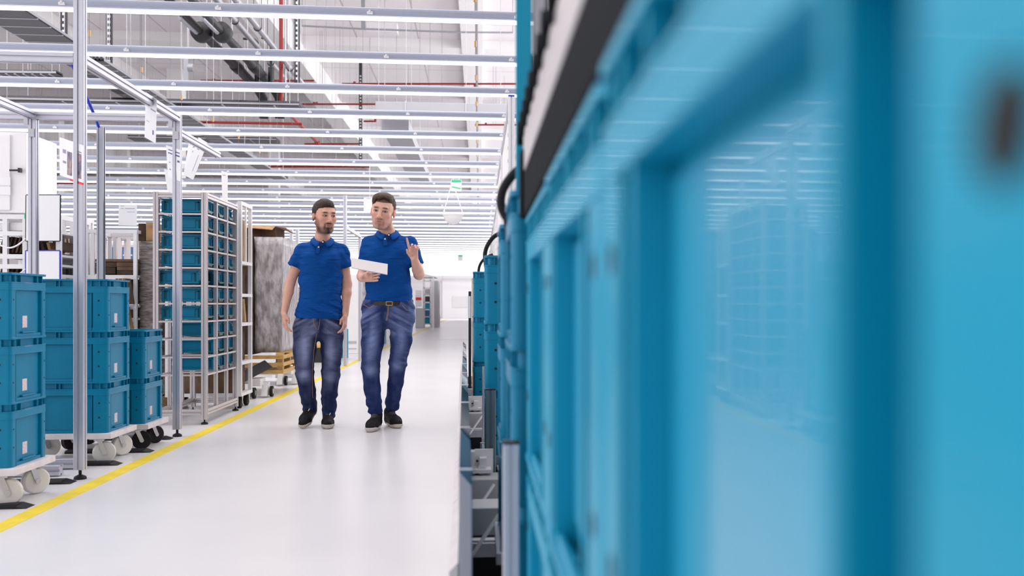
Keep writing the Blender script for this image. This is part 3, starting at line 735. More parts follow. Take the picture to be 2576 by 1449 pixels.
tc_ = thing('open_carton', 'open brown carton with flared flaps on top of the film-wrapped load', 'box', (-2.5, 11.4, 1.74))
mb = MB(); z0, z1 = 1.74, 1.86
for (ax, ay, bx, by) in ((-2.65, 11.1, -2.25, 11.1), (-2.25, 11.1, -2.25, 11.6), (-2.25, 11.6, -2.65, 11.6), (-2.65, 11.6, -2.65, 11.1)):
    mb.bar((ax, ay, (z0+z1)/2), (bx, by, (z0+z1)/2), 0.008, z1-z0)
mb.build('body', 'cardboard_brown', tc_)
for (p, q, dx, dy) in (((-2.65, 11.1), (-2.25, 11.1), 0, -0.16), ((-2.25, 11.1), (-2.25, 11.6), 0.12, 0), ((-2.65, 11.6), (-2.65, 11.1), -0.14, 0)):
    mb = MB(); vs = [(p[0], p[1], z1), (q[0], q[1], z1), (q[0]+dx, q[1]+dy, z1-0.05), (p[0]+dx, p[1]+dy, z1-0.02)]; vs += [(a_, b_, c_+0.006) for a_, b_, c_ in vs]
    mb.add(vs, [(0, 1, 2, 3), (7, 6, 5, 4), (0, 4, 5, 1), (1, 5, 6, 2), (2, 6, 7, 3), (3, 7, 4, 0)]); mb.build('flap', 'cardboard', tc_)
t = thing('wooden_crate', 'low yellowish wooden crate under the film-wrapped load', 'crate', (-2.55, 11.4, 0.27))
mb = MB()
for z in (0.27, 0.35, 0.43): mb.box(-3.0, -2.12, 10.88, 10.9, z-0.028, z+0.012); mb.box(-2.14, -2.12, 10.9, 11.95, z-0.028, z+0.012)
for x in (-2.98, -2.6, -2.16): mb.box(x-0.03, x+0.03, 10.9, 10.96, 0.25, 0.445)
for y in (11.4, 11.9): mb.box(-2.2, -2.14, y-0.04, y+0.02, 0.25, 0.445)
mb.box(-3.0, -2.14, 10.9, 11.92, 0.24, 0.26); mb.build('slat', 'wood_yellow', t)
for (y, n, lb) in ((10.65, 1, 'white pallet truck with chrome-rimmed wheels in front of the film-wrapped load'), (12.35, 2, 'white pallet truck behind the film-wrapped load')):
    t = thing('pallet_truck', lb, 'pallet truck', (-2.4, y, 0), group='pallet trucks by the yellow line')
    mb = MB(); mb.box(-2.95, -2.30, y-0.05, y+0.10, 0.13, 0.21); mb.box(-2.95, -2.30, y+0.10, y+0.65 if n > 1 else y+0.2, 0.17, 0.21); mb.build('deck', 'white_steel', t, bevel=0.006)
    for x in (-2.42, -2.28):
        mb = MB(); mb.add(*(lambda X, Yq: ([(X-0.03, Yq-0.12, 0.02), (X+0.03, Yq-0.12, 0.02), (X+0.03, Yq+0.10, 0.02), (X-0.03, Yq+0.10, 0.02), (X-0.03, Yq-0.02, 0.16), (X+0.03, Yq-0.02, 0.16), (X+0.03, Yq+0.06, 0.16), (X-0.03, Yq+0.06, 0.16)], [(0, 3, 2, 1), (4, 5, 6, 7), (0, 1, 5, 4), (1, 2, 6, 5), (2, 3, 7, 6), (3, 0, 4, 7)]))(x, y-0.08 if x < -2.3 else y+0.12))
        wg = mb.build('wheel_guard', 'white_steel', t)
    for x in (-2.36, -2.22):
        yq = y-0.08 if x < -2.3 else y+0.12
        MB().tube([(x-0.014, yq, 0.062), (x+0.014, yq, 0.062)], 0.058, 20).tube([(x-0.018, yq, 0.062), (x+0.018, yq, 0.062)], 0.03, 12, 1).build('wheel', ['black_rubber', 'steel'], t)
    MB().bar((-2.5, y-0.05, 0.22), (-2.25, y+0.1, 0.36), 0.16, 0.01, up=(0, -0.6, 1)).build('pedal_plate', 'black_plastic', t)

# white cabinet, dark film-wrapped bundle, boxes behind the shorter man's arm
t = thing('machine_cabinet', 'white machine cabinet left of the shorter man, above a dark wrapped bundle', 'cabinet', (-2.5, 14, 1))
a, b = at(684, 690, 13.6), at(752, 624, 13.6); MB().box(a.x, b.x, 13.6, 14.4, a.z, b.z).build('body', 'box_white', t, bevel=0.01)
a, b = at(690, 678, 13.6), at(718, 634, 13.6); MB().box(a.x, b.x, 13.585, 13.6, a.z, b.z).build('door', 'white_steel', t, bevel=0.003)
a, b = at(684, 722, 13.6), at(752, 692, 13.6); MB().box(a.x, b.x, 13.55, 14.4, a.z, b.z).build('drawer', 'box_white', t, bevel=0.006)
a = at(684, 722, 13.6); b = at(752, 722, 13.6)
for x in (a.x+0.03, b.x-0.03):
    for y in (13.6, 14.35): MB().box(x-0.02, x+0.02, y-0.02, y+0.02, 0, a.z).build('leg', 'white_steel', t)
t = thing('wrapped_load', 'dark brown bundle in shiny film on a yellow crate, behind the shorter man', 'pallet load', (-2.45, 14, 0.3))
a, b = at(686, 872, 13.75), at(738, 706, 13.75); mb = MB(); mb.add(*ring_noise_box(a.x, b.x, 13.75, 14.3, a.z, b.z, 0.02, seed=5), 0, True); mb.build('film', 'film_dark', t)
a, b = at(688, 893, 13.7), at(752, 873, 13.7); tag(MB().box(a.x, b.x, 13.7, 14.4, a.z, b.z).build('wooden_crate', 'wood_yellow', bevel=0.006), 'yellow wooden crate under the dark wrapped bundle behind the shorter man', 'crate')
a, b = at(690, 918, 13.7), at(752, 894, 13.7); tag(MB().box(a.x, b.x, 13.72, 14.4, a.z, b.z).build('black_crate', 'black_plastic', bevel=0.006), 'black crate under the yellow wooden crate behind the shorter man', 'crate')
a, b = at(690, 951, 13.6), at(756, 919, 13.6); tag(MB().box(a.x, b.x, 13.6, 14.5, 0.0, b.z-0.002).build('low_platform', 'grey_panel', bevel=0.01), 'low grey platform under the black crate behind the shorter man', 'platform')
# load glimpsed between the shorter man's legs and beside him
a, b = at(780, 902, 17), at(815, 868, 17); tag(MB().box(a.x, b.x, 17, 17.8, 0.25, b.z).build('wooden_crate', 'wood_yellow', bevel=0.01), 'orange wooden crate seen between the legs of the shorter man', 'crate')
a, b = at(783, 930, 17), at(818, 905, 17); tag(MB().box(a.x, b.x, 17, 17.8, 0.0, 0.24).build('low_platform', 'black_plastic', bevel=0.01), 'dark low platform seen between the legs of the shorter man', 'platform')
a = at(862, 893, 18); tag(MB().tube([(a.x, 18, 0.02), (a.x, 18, 0.55)], 0.10, 20).build('cylinder_tank', 'crate_glossy'), 'teal cylinder standing right of the shorter man, behind his leg', 'tank')
a, b = at(868, 893, 20), at(903, 690, 20)
t = thing('white_locker', 'tall white locker seen between the two men', 'locker', (a.x, 20, 0))
MB().box(a.x-0.15, b.x, 20, 20.6, 0, b.z).build('body', 'box_white', t, bevel=0.01)
for (y0, y1) in ((858, 864), (876, 878)):
    mb = MB(); px_box(mb, 872, 897, y0, y1, 19.99, 0.008); mb.build('vent', 'grey_panel', t)
# thin upright tube with rack frames behind the men
t = thing('aluminium_frame', 'slim white upright with a cross frame standing behind and between the two men', 'frame', (at(868, 800, 16).x, 16, 0))
pz = at(868, 492, 16); MB().profile((pz.x, 16, 0), (pz.x, 16, pz.z), 0.055).build('post', 'aluminium', t)
q = at(880, 590, 17); MB().profile((pz.x, 16.05, q.z+0.05), (q.x+0.12, 17.4, q.z), 0.05).build('beam', 'aluminium', t)
MB().profile((q.x+0.12, 17.4, 0), (q.x+0.12, 17.4, q.z), 0.05).build('post', 'aluminium', t)
for (px_, Y, y0, lb) in ((733, 18, 577, 'slim white upright left of the shorter man'), (748, 18.6, 577, 'second slim white upright left of the shorter man, nearer to his shoulder')):
    pz = at(px_, y0, Y); tag(MB().profile((pz.x, Y, 0), (pz.x, Y, pz.z), 0.06).build('upright', 'aluminium'), lb, 'upright', 'uprights left of the shorter man')
# row of stacked goods along the far left side of the aisle
for i, (Y, h, m) in enumerate([(21.5, 1.5, 'film_wrap'), (24, 1.2, 'crate_teal'), (27, 1.8, 'box_white'), (31, 1.4, 'cardboard')]):
    tag(MB().box(-3.3, -2.35, Y, Y+1.2, 0, h).build('pallet_load', m, bevel=0.01), '%s stack on the left of the aisle, far behind the two men' % ['film-wrapped', 'teal', 'white', 'brown'][i], 'pallet load')
# far shelves right of the taller man
t = thing('parts_rack', 'white rack of bottles and blue bins far down the aisle, right of the taller man', 'rack', (at(1085, 815, 42).x, 42, 0))
x0, x1 = at(1066, 800, 42).x, at(1084, 800, 42).x; zt = at(1080, 700, 42).z
for x in (x0, x1): MB().box(x-0.04, x+0.04, 42, 42.1, 0, zt).build('post', 'white_steel', t)
MB().box(x1+0.05, x1+0.3, 42, 44, 0, zt*0.95).build('side_panel', 'grey_panel', t)
for z in np.linspace(0.15, zt-0.1, 7): MB().box(x0, x1, 42, 42.8, z-0.02, z+0.02).build('shelf', 'white_steel', t)
for i, z in enumerate(np.linspace(0.15, zt-0.1, 7)[:5]):
    tag(MB().box(x0+0.05, x1-0.05, 42.05, 42.6, z+0.02, z+0.02+(0.26 if i < 3 else 0.24)).build('storage_bin', ['crate_glossy', 'window_blue', 'crate_glossy', 'black_plastic', 'grey_panel'][i]), '%s bin in the far parts rack, %s shelf' % (['teal', 'dark blue', 'teal', 'black', 'grey'][i], ['lowest', 'second', 'third', 'fourth', 'fifth'][i]), 'bin')
a, b = at(1045, 817, 41), at(1067, 775, 41)
tag(MB().box(a.x, b.x, 41, 41.7, 0, b.z).build('grey_cabinet', 'grey_panel', bevel=0.01), 'grey cabinet far down the aisle beside the elbow of the taller man', 'cabinet')
t = thing('notice_panel', 'white board with a red bar far down the aisle, above the grey cabinet', 'board', at(1053, 770, 41.8))
a, b = at(1045, 772, 41.8), at(1061, 730, 41.8); MB().box(a.x, b.x, 41.8, 41.83, a.z, b.z).build('sheet', 'paper', t)
a, b = at(1046, 755, 41.8), at(1060, 748, 41.8); MB().box(a.x, b.x, 41.78, 41.8, a.z, b.z).build('red_bar', 'red_plastic', t)
for x in (at(1045, 772, 41).x, at(1061, 772, 41).x): MB().box(x-0.02, x+0.02, 41.83, 41.87, 0.0, at(1045, 730, 41).z).build('leg', 'white_steel', t)
t = thing('overhead_shade', 'white canopy hood over the far parts rack at the end of the left side', 'hood', at(1080, 690, 36))
a, b = at(1050, 690, 36), at(1096, 690, 36); z0, z1 = at(1080, 697, 36).z, at(1080, 683, 36).z
mb = MB(); mb.add([(a.x, 36, z0), (b.x, 36, z0), (b.x, 38, z0), (a.x, 38, z0), (a.x, 36, z1), (b.x-0.1, 36, z0+0.05), (b.x-0.1, 38, z0+0.05), (a.x, 38, z1)], [(0, 3, 2, 1), (4, 5, 6, 7), (0, 1, 5, 4), (1, 2, 6, 5), (2, 3, 7, 6), (3, 0, 4, 7)]); mb.build('hood', 'white_steel', t)
MB().box(b.x-0.12, b.x-0.06, 36, 36.06, 0, z0).build('post', 'white_steel', t)
a = at(1101, 803, 52); tag(MB().tube([(a.x, 52, 0.0), (a.x, 52, 0.35), (a.x, 52, 0.55), (a.x, 52, 0.62), (a.x, 52, 0.75)], [0.12, 0.13, 0.10, 0.04, 0.04], 14).build('fire_extinguisher', 'black_plastic'), 'dark fire extinguisher on the floor at the far end of the aisle', 'fire extinguisher')
# hanging exit signs and convex mirror
t = thing('exit_sign', 'small white and green exit sign hanging from a strip light above the aisle', 'sign', at(1148, 465, 15.57))
a, b = at(1134, 481, 15.57), at(1161, 452, 15.57); MB().box(a.x, b.x, 15.57, 15.60, a.z, b.z).build('panel', 'box_white', t)
a, b = at(1136, 461, 15.57), at(1160, 453, 15.57); MB().box(a.x, b.x, 15.56, 15.57, a.z+0.02, b.z).build('green_band', 'sign_green', t)
a, b = at(1137, 474, 15.57), at(1159, 470, 15.57); MB().bar((a.x, 15.565, b.z), (b.x, 15.565, a.z), 0.006, 0.014).build('arrow', 'sign_green', t)
a, b = at(1140, 450, 15.57), at(1155, 450, 15.57)
for q in (a, b): MB().tube([(q.x, 15.589, at(0, 452, 15.57).z), (q.x, 15.589, LZ+0.04)], 0.004, 6).build('hanger', 'white_steel', t)
t = thing('convex_mirror', 'white domed mirror hanging on two cords over the aisle', 'mirror', at(1140, 550, 15.2))
c = at(1140, 541, 15.2); r = 0.155
mb = MB(); prof = [(r*math.cos(a_), -r*0.95*math.sin(a_)) for a_ in [math.pi/2*k/7 for k in range(8)]]
mb.tube([(c.x, 15.2, c.z+z) for (_, z) in prof], [max(0.002, q) for (q, _) in prof], 28); mb.build('dome', 'mirror_shell', t)
MB().tube([(c.x, 15.2, c.z-0.005), (c.x, 15.2, c.z+0.012)], r*1.06, 28).build('rim', 'white_steel', t)
for dx, q in ((-1, at(1134, 470, 15.56)), (1, at(1146, 480, 15.56))): MB().tube([(c.x+dx*r, 15.2, c.z+0.01), (q.x, 15.56, q.z)], 0.006, 6).build('cord', 'white_steel', t)
t = thing('exit_sign', 'far exit sign with a green band above the end of the aisle', 'sign', at(1158, 648, 40.1))
a, b = at(1152, 656, 40.1), at(1164, 641, 40.1); MB().box(a.x, b.x, 40.1, 40.15, a.z, b.z).build('panel', 'box_white', t)
a, b = at(1153, 645, 40.1), at(1164, 641, 40.1); MB().box(a.x, b.x, 40.08, 40.1, a.z, b.z).build('green_band', 'sign_green', t)
MB().tube([((a.x+b.x)/2, 40.13, b.z), ((a.x+b.x)/2, 40.13, LZ+0.04)], 0.006, 6).build('hanger', 'white_steel', t)

# ================================================================ SERVICES UNDER THE ROOF
def hang(mb, x, y, z, mi=0, r=0.006): mb.tube([(x, y, z), (x, y, ZC)], r, 5, mi, False)
# black insulated pipes with flanges
for i, (px_, lb) in enumerate(((503, 'left of the pair of black insulated pipes under the roof'), (555, 'right of the pair of black insulated pipes under the roof'))):
    c = at(px_, 78, 14.0); X, Z = c.x, c.z
    t = thing('insulated_pipe', lb, 'pipe', (X, 14, Z), group='black insulated pipes')
    MB().tube([(X, 12.2, Z+0.02), (X, 14.0, Z), (X, 16.3, Z), (X, 17.6, Z-0.03), (X+0.05, 17.75, Z-0.15), (X+0.05, 17.8, Z-0.5)], [0.05, 0.055, 0.075, 0.08, 0.08, 0.08], 16).build('pipe', 'insulation_black', t)
    MB().tube([(X, 13.95, Z), (X, 14.0, Z), (X, 14.12, Z), (X, 14.25, Z)], [0.06, 0.135, 0.14, 0.08], 24).build('flange', 'insulation_black', t)
    MB().tube([(X, 15.9, Z), (X, 15.95, Z), (X, 16.2, Z), (X, 16.25, Z)], [0.075, 0.092, 0.092, 0.075], 18).build('collar', 'insulation_black', t)
    MB().tube([(X-0.03, 13.2, Z-0.05), (X-0.02, 13.9, Z-0.05)], 0.03, 8).build('sleeve', 'duct_metal', t)
    mb = MB(); hang(mb, X, 14.6, Z+0.05); hang(mb, X, 16.8, Z+0.07); mb.build('hanger', 'steel', t)
for i, (p0, p1, lb) in enumerate((((585, 20), (700, 205), 'left of the two pale round ducts running under the roof'), ((648, 45), (742, 210), 'right of the two pale round ducts running under the roof'))):
    a = at((p0[0]+p1[0])/2, (p0[1]+p1[1])/2, 16.2); b = a+Vector((0, 2.4, 0)); a = a-Vector((0, 2.0, 0))
    t = thing('round_duct', lb, 'duct', a, group='pale round ducts under the roof')
    MB().tube([a+(a-b)*0.5, b], 0.045, 14).build('pipe', 'duct_metal', t)
    for f in (0.15, 0.72):
        q = a.lerp(b, f); mb = MB(); mb.tube([q+Vector((0.055*math.cos(th), 0, 0.055*math.sin(th))) for th in [math.pi*(1+k/8) for k in range(9)]], 0.008, 6); hang(mb, q.x-0.055, q.y, q.z, 0, 0.005); hang(mb, q.x+0.055, q.y, q.z, 0, 0.005)
        mb.build('hanger', 'black_plastic', t)
for (px0, px1, y0, lb) in ((612, 648, 97, 'left black angled bracket between the round ducts'), (658, 682, 95, 'right black angled bracket beside the round ducts')):
    a, b, c = at(px0, y0, 16.6), at(px1, y0+2, 16.6), at(px1, 185, 16.6)
    tag(MB().tube([a, b-Vector((0.05, 0, 0)), b-Vector((0, 0, .05)), c], 0.022, 8).tube([c+Vector((0, 0, 0.1)), c-Vector((0, 0, 0.15))], 0.05, 8).build('pipe_bracket', 'black_plastic'), lb, 'bracket', 'black brackets under the roof')
# red sprinkler pipes
rp = thing('sprinkler_pipe', 'thick red sprinkler main that drops down and crosses the hall under the lamps', 'pipe', at(707, 300, 17.2))
z_, X_ = at(400, 305, 17.2).z, at(707, 305, 17.2).x
MB().tube([(X_, 17.2, ZC), (X_, 17.2, z_+0.25)], 0.035, 14).build('riser', 'red_paint', rp)
a, b = at(727, 285, 17.3), at(797, 356, 20.5)
MB().tube([(XL, 17.2, z_), (at(760, 300, 17.2).x, 17.2, z_)], 0.024, 10).build('main', 'red_paint', rp)
MB().tube([a, b], 0.04, 12).tube([b, b+Vector((0.03, 0.02, -0.08))], 0.055, 12).build('branch', 'red_paint', rp)
MB().tube([(X_+0.07, 17.22, ZC), (X_+0.07, 17.22, z_+0.28)], 0.018, 6).build('conduit', 'steel', rp)
reds = [(300, 405, 202, 203, 24), (505, 790, 203, 207, 24), (860, 1300, 211, 222, 24), (766, 944, 262, 265, 25), (760, 850, 262, 261, 25.5), (915, 946, 305, 306, 26), (1195, 1300, 314, 316, 27),
        (766, 904, 362, 363, 28), (1070, 1290, 418, 426, 30), (640, 930, 419, 421, 30), (60, 340, 460, 463, 30), (1170, 1250, 557, 559, 38), (560, 760, 560, 561, 36)]
red_where = ['just right of the receding beam of the nearest post', 'behind the black insulated pipes', 'long one at the upper right, above the air duct', 'level with the cable tray, right of the red riser',
             'short one above the hanging red branch, near the riser', 'short stub left of the air duct', 'short one at the right below the air duct', 'the one the red branch ends in', 'above the exit sign at the right',
             'above the taller man', 'behind the nearest post, level with its red clip', 'far down, above the convex mirror at the right', 'far down, left of the shorter man']
for i, (x0, x1, y0, y1, Y) in enumerate(reds):
    a, b = at(x0, y0, Y), at(x1, y0, Y)
    mb = MB(); mb.tube([a, b], 0.024 if Y < 30 else 0.035, 8)
    x = a.x+0.3
    while x < b.x: mb.tube([(x, Y, a.z), (x, Y, a.z+0.06)], 0.03, 6); x += 2.9
    x = a.x+0.5
    hang(mb, (a.x+b.x)/2, Y, a.z, 1, 0.006)
    while x < b.x: hang(mb, x, Y, a.z, 1, 0.006); x += 1.9
    tag(mb.build('sprinkler_pipe', ['red_paint', 'steel']), 'thin red pipe under the roof, '+red_where[i], 'pipe', 'thin red sprinkler pipes')
# cable trays
def ladder(name, label, a, b, wdt, side, mats='tray_metal', rung=0.28, h=0.06, group=None, hang_it=True):
    a, b = Vector(a), Vector(b); s = Vector(side).normalized()*wdt/2; d = (b-a); L = d.length; d.normalize(); up = Vector((0, 0, h/2))
    t = thing(name, label, 'cable tray', (a+b)/2, group=group)
    for k in (-1, 1): MB().bar(a+s*k, b+s*k, 0.012, h*0.5).build('side_rail', 'duct_metal', t)
    mb = MB().bar(a-Vector((0, 0, h*0.3)), b-Vector((0, 0, h*0.3)), wdt*0.96, 0.02, up=(0, 0, 1)); k = rung/2
    while k < L: mb.bar(a+d*k-s-Vector((0, 0, h*0.45)), a+d*k+s-Vector((0, 0, h*0.45)), 0.03, 0.01, 1); k += rung
    mb.build('pan', ['tray_metal', 'duct_metal'], t)
    mb = MB()
    for j in range(6):
        o = s*(-0.75+0.3*j)+Vector((0, 0, 0.02)); mb.tube([a+o, b+o], wdt*0.07, 6)
    mb.build('cable', mats, t)
    if hang_it:
        mb = MB()
        for f in (0.08, 0.4, 0.75, 0.97):
            for k in (-1, 1): q = a+(b-a)*f+s*k; hang(mb, q.x, q.y, q.z)
        mb.build('hanger', 'steel', t)
    return t
q0, q1 = at(-20, 258, 16.2), at(762, 258, 16.2)
ladder('cable_tray', 'wide dark cable tray crossing the hall below the roof, ending at the red riser', q0, (q1.x, 16.2, q0.z), 0.7, (0, 1, 0), rung=0.8)
q0, q1 = at(60, 60, 12.4), at(60, 60, 16)
ladder('cable_tray', 'dark cable tray at the upper left running towards the end of the hall', (q0.x, 10.5, q0.z), (q0.x, 20, q0.z), 0.6, (1, 0, 0), rung=0.35, group='cable trays running along the hall')
q0 = at(262, 170, 13)
ladder('cable_tray', 'dark cable tray behind the beam of the nearest post, running along the hall', (q0.x, 12.6, q0.z), (q0.x, 24, q0.z), 0.30, (1, 0, 0), rung=0.3, group='cable trays running along the hall')
q0, q1 = at(0, 187, 15), at(150, 187, 15)
ladder('cable_tray', 'short perforated cable tray at the left edge under the second strip light', (q0.x-1, 15, q0.z), (q1.x, 15, q1.z), 0.25, (0, 1, 0), rung=0.12)
for (Y, py, x0, x1, lb) in ((27, 349, 330, 700, 'nearer of the two far cable trays crossing at the left'), (33, 436, 60, 720, 'farther of the two far cable trays crossing at the left')):
    q0, q1 = at(x0, py, Y), at(x1, py, Y); ladder('cable_tray', lb, q0, (q1.x, Y, q0.z), 0.6, (0, 1, 0), rung=0.9, group='far cable trays')
# vertical perforated channels
for (px_, Y, ptop, pbot, lb) in ((747, 16.8, -60, 208, 'vertical perforated channel right of the red riser'), (274, 15.4, -60, 166, 'vertical perforated channel right of the nearest post'), (160, 15.0, -60, 105, 'vertical perforated channel left of the nearest post'), (907, 27, 350, 410, 'short perforated channel far under the roof')):
    a, b = at(px_, pbot, Y), at(px_, ptop, Y); t = thing('perforated_channel', lb, 'channel', a, group='perforated channels under the roof')
    top = min(b.z+1.5, ZC)
    mb = MB(); mb.box(a.x-0.045, a.x+0.045, Y, Y+0.03, a.z, ZC); z = a.z+0.05
    while z < min(ZC, a.z+2.4): mb.box(a.x-0.018, a.x+0.018, Y-0.003, Y+0.001, z, z+0.04, 1); z += 0.085
    mb.build('rail', ['tray_metal', 'white_steel'], t)
# ventilation ducts
a, b = at(944, 285, 19.5), at(1300, 262, 19.5)
t = thing('air_duct', 'grey rectangular air duct crossing under the roof above the aisle', 'duct', a)
MB().box(a.x, b.x+1, 19.5, 20.0, a.z, b.z).build('body', 'duct_metal', t, bevel=0.01)
for px_ in (1020, 1172): q = at(px_, 270, 19.5); MB().box(q.x-0.01, q.x+0.01, 19.48, 20.02, a.z-0.01, b.z+0.01).build('flange', 'steel', t)
mb = MB(); [hang(mb, at(p_, 270, 19.5).x, 19.7, b.z) for p_ in (950, 1020, 1172, 1260)]; mb.build('hanger', 'steel', t)
q0, q1 = at(990, 318, 19.9), at(1062, 440, 30)
t = thing('air_duct', 'grey duct branch running away along the hall under the crossing duct', 'duct', q0)
MB().box(q0.x-0.28, q0.x+0.28, 20.3, 30, q0.z+0.0, q0.z+0.22).build('body', 'duct_metal', t, bevel=0.01)
mb = MB(); [hang(mb, q0.x+dx, y_, q0.z+0.2) for y_ in (21, 24, 28) for dx in (-.28, .28)]; mb.build('hanger', 'steel', t)
t = thing('smoke_detector', 'round white smoke detector with a red centre under the duct branch', 'detector', (q0.x, 20.4, q0.z-0.03))
MB().tube([(q0.x, 20.45, q0.z-0.04), (q0.x, 20.45, q0.z)], [0.08, 0.11], 20).build('body', 'box_white', t); MB().tube([(q0.x, 20.45, q0.z-0.055), (q0.x, 20.45, q0.z-0.04)], 0.03, 10).build('lens', 'red_paint', t)
t = thing('speaker_box', 'small white box with a thin bar hung under the roof above the aisle', 'box', at(960, 65, 22))
a, b = at(922, 78, 22), at(999, 57, 22); MB().box(a.x, b.x, 22, 22.3, a.z, b.z).build('body', 'box_white', t)
a = at(913, 54, 22); MB().box(a.x-0.04, a.x+0.04, 22, 22.1, at(913, 72, 22).z, ZC).build('hanger', 'duct_metal', t)
a, b = at(760, 65, 22), at(1290, 82, 22); tag(MB().tube([a, at(915, 73, 22), at(1150, 81, 22), b], 0.02, 6).tube([(a.x, 22, a.z), (a.x, 22, ZC)], 0.008, 5).tube([(b.x, 22, b.z), (b.x, 22, ZC)], 0.008, 5).build('conduit', 'duct_metal'), 'thin grey conduit crossing under the roof behind the nearest strip lights', 'conduit')
# pole camera at 470,180
a = at(470, 170, 15.5); t = thing('ceiling_device', 'small grey device with a round side cap hanging under the roof', 'device', a)
MB().box(a.x-0.05, a.x+0.02, 15.5, 15.56, a.z-0.25, a.z+0.15).build('bracket', 'duct_metal', t); MB().tube([(a.x+0.02, 15.5, a.z), (a.x+0.10, 15.5, a.z)], 0.06, 14).build('cap', 'duct_metal', t)
mb = MB(); hang(mb, a.x, 15.53, a.z+0.1); mb.build('hanger', 'steel', t)
# window with blue reflections on the far left, grey fittings
a, b = at(42, 236, 30), at(100, 222, 30)
for i, (p0, p1, m) in enumerate([(780, 845, 'black_plastic')]): pass

# ================================================================ RIGHT SIDE: CRATE ROW, POSTS, GUARDS
rbig = make_crate(0.6, 0.4, 0.32, 'x', shell='crate_teal', group='large teal crates in the row on the right', paper=False, hole_r=0.0065)
rsm = [('farthest stack of the right row', 1189, 7.04, 1.234, 3), ('second farthest stack of the right row', 1218, 4.69, 1.234, 3), ('third farthest stack of the right row', 1257, 2.86, 1.234, 3), ('stack just beyond the black top rail', 1283, 2.0, 1.234, 3)]
lv = {3: ['bottom', 'middle', 'top']}
used = False; tr3 = None
for (lb, px_, Y, zt, n) in rsm:
    x0 = at(px_, 765, Y).x
    for k in range(n):
        loc = (x0+0.3, Y+0.2, zt-0.32*(n-k)); l2 = 'large teal crate, %s of the %s' % (lv[3][k], lb)
        if not used: rbig.location = loc; rbig['label'] = l2; used = True
        else: copy_tree(rbig, None, loc, 0, l2)
    l3 = 'trolley under the %s' % lb
    if tr3 is None: tr3 = make_trolley(0.62, 0.42, zt-0.96, 0.09, 'black_rubber', l3, 'trolleys under the right crate row', deck='aluminium_grey'); tr3.location = (x0+0.3, Y+0.2, 0)
    else: copy_tree(tr3, None, (x0+0.3, Y+0.2, 0), 0, l3)
near = make_crate(0.6, 0.4, 0.46, 'x', shell='crate_glossy', group='large blurred crates nearest the camera', paper=False, hole_r=0.011, deep=0.028, pane=True)
NX, NT = 0.085, 1.168
used = False; tr4 = None
for i, (yc, lb, tone) in enumerate(((0.40, 'big blurred stack filling the photo right', 0), (1.02, 'second blurred stack from the right edge', 0), (1.64, 'third blurred stack, under the rail end', 0))):
    for k in range(2):
        loc = (NX+0.2+0.003*i, yc, NT-0.46*(2-k)); l2 = 'glossy crate, %s of the %s' % (['lower', 'upper'][k], lb)
        if not used: near.location = loc; near.rotation_euler = (0, 0, math.pi/2); near['label'] = l2; used = True
        else: copy_tree(near, None, loc, math.pi/2, l2)
    l3 = 'trolley under the %s' % lb
    if tr4 is None: tr4 = make_trolley(0.6, 0.40, NT-0.92, 0.07, 'black_rubber', l3, 'trolleys under the right crate row', deck='aluminium_grey'); tr4.location = (NX+0.2, yc, 0); tr4.rotation_euler = (0, 0, math.pi/2)
    else: copy_tree(tr4, None, (NX+0.203, yc, 0), math.pi/2, l3)

# flow rack rail over the nearest crates
t = thing('rail_rack', 'aluminium and black rail rack running over the nearest blurred crates', 'rack', (0.6, 0.8, 0))
MB().box(0.086, 0.126, 0.05, 1.90, 1.169, 1.255, 0).build('rail', 'rail_black', t, bevel=0.003)
MB().box(0.086, 0.126, 0.05, 1.90, 1.2555, 1.335, 0).build('side_profile', 'aluminium_warm', t, bevel=0.003)
MB().box(0.08, 0.13, 1.88, 1.94, 1.169, 1.30).build('end_cap', 'rail_black', t, bevel=0.004)
for y in (0.12, 1.46): MB().box(0.118, 0.85, y-0.02, y+0.02, 1.255, 1.295).build('cross_bar', 'aluminium', t)
for y in (0.12, 1.46): MB().profile((0.87, y, 0), (0.87, y, 2.35), 0.045).build('post', 'aluminium', t)
for y in (1.20, 2.02): MB().box(0.118, 0.85, y-0.01, y+0.01, 1.335, 1.352).build('cross_bar', 'aluminium', t)
rr = MB(); rr.box(0.098, 0.118, 1.05, 2.05, 1.33, 1.36); rr = rr.build('roller_track', 'crate_teal_dark', t)
for k in range(9):
    y = 1.12+k*0.108; MB().tube([(0.078, y, 1.347), (0.100, y, 1.347)], 0.024, 14).build('roller', 'rail_black', rr)
MB().profile((0.87, 2.02, 0), (0.87, 2.02, 2.35), 0.045).build('post', 'aluminium', t)
t = thing('blue_board', 'narrow blurred blue panel with a pale glossy edge, rising at the top beside the rail', 'board', (0.1, 2.12, 1.3))
a, b = at(1298, 300, 2.12), at(1338, -160, 2.12); MB().box(a.x, b.x, 2.12, 2.14, 1.234, b.z).build('board', 'crate_glossy', t)
a, b = at(1341, 300, 2.12), at(1376, -160, 2.12); MB().box(a.x, b.x, 2.125, 2.15, 1.234, b.z).build('edge_strip', 'duct_metal', t, bevel=0.004)
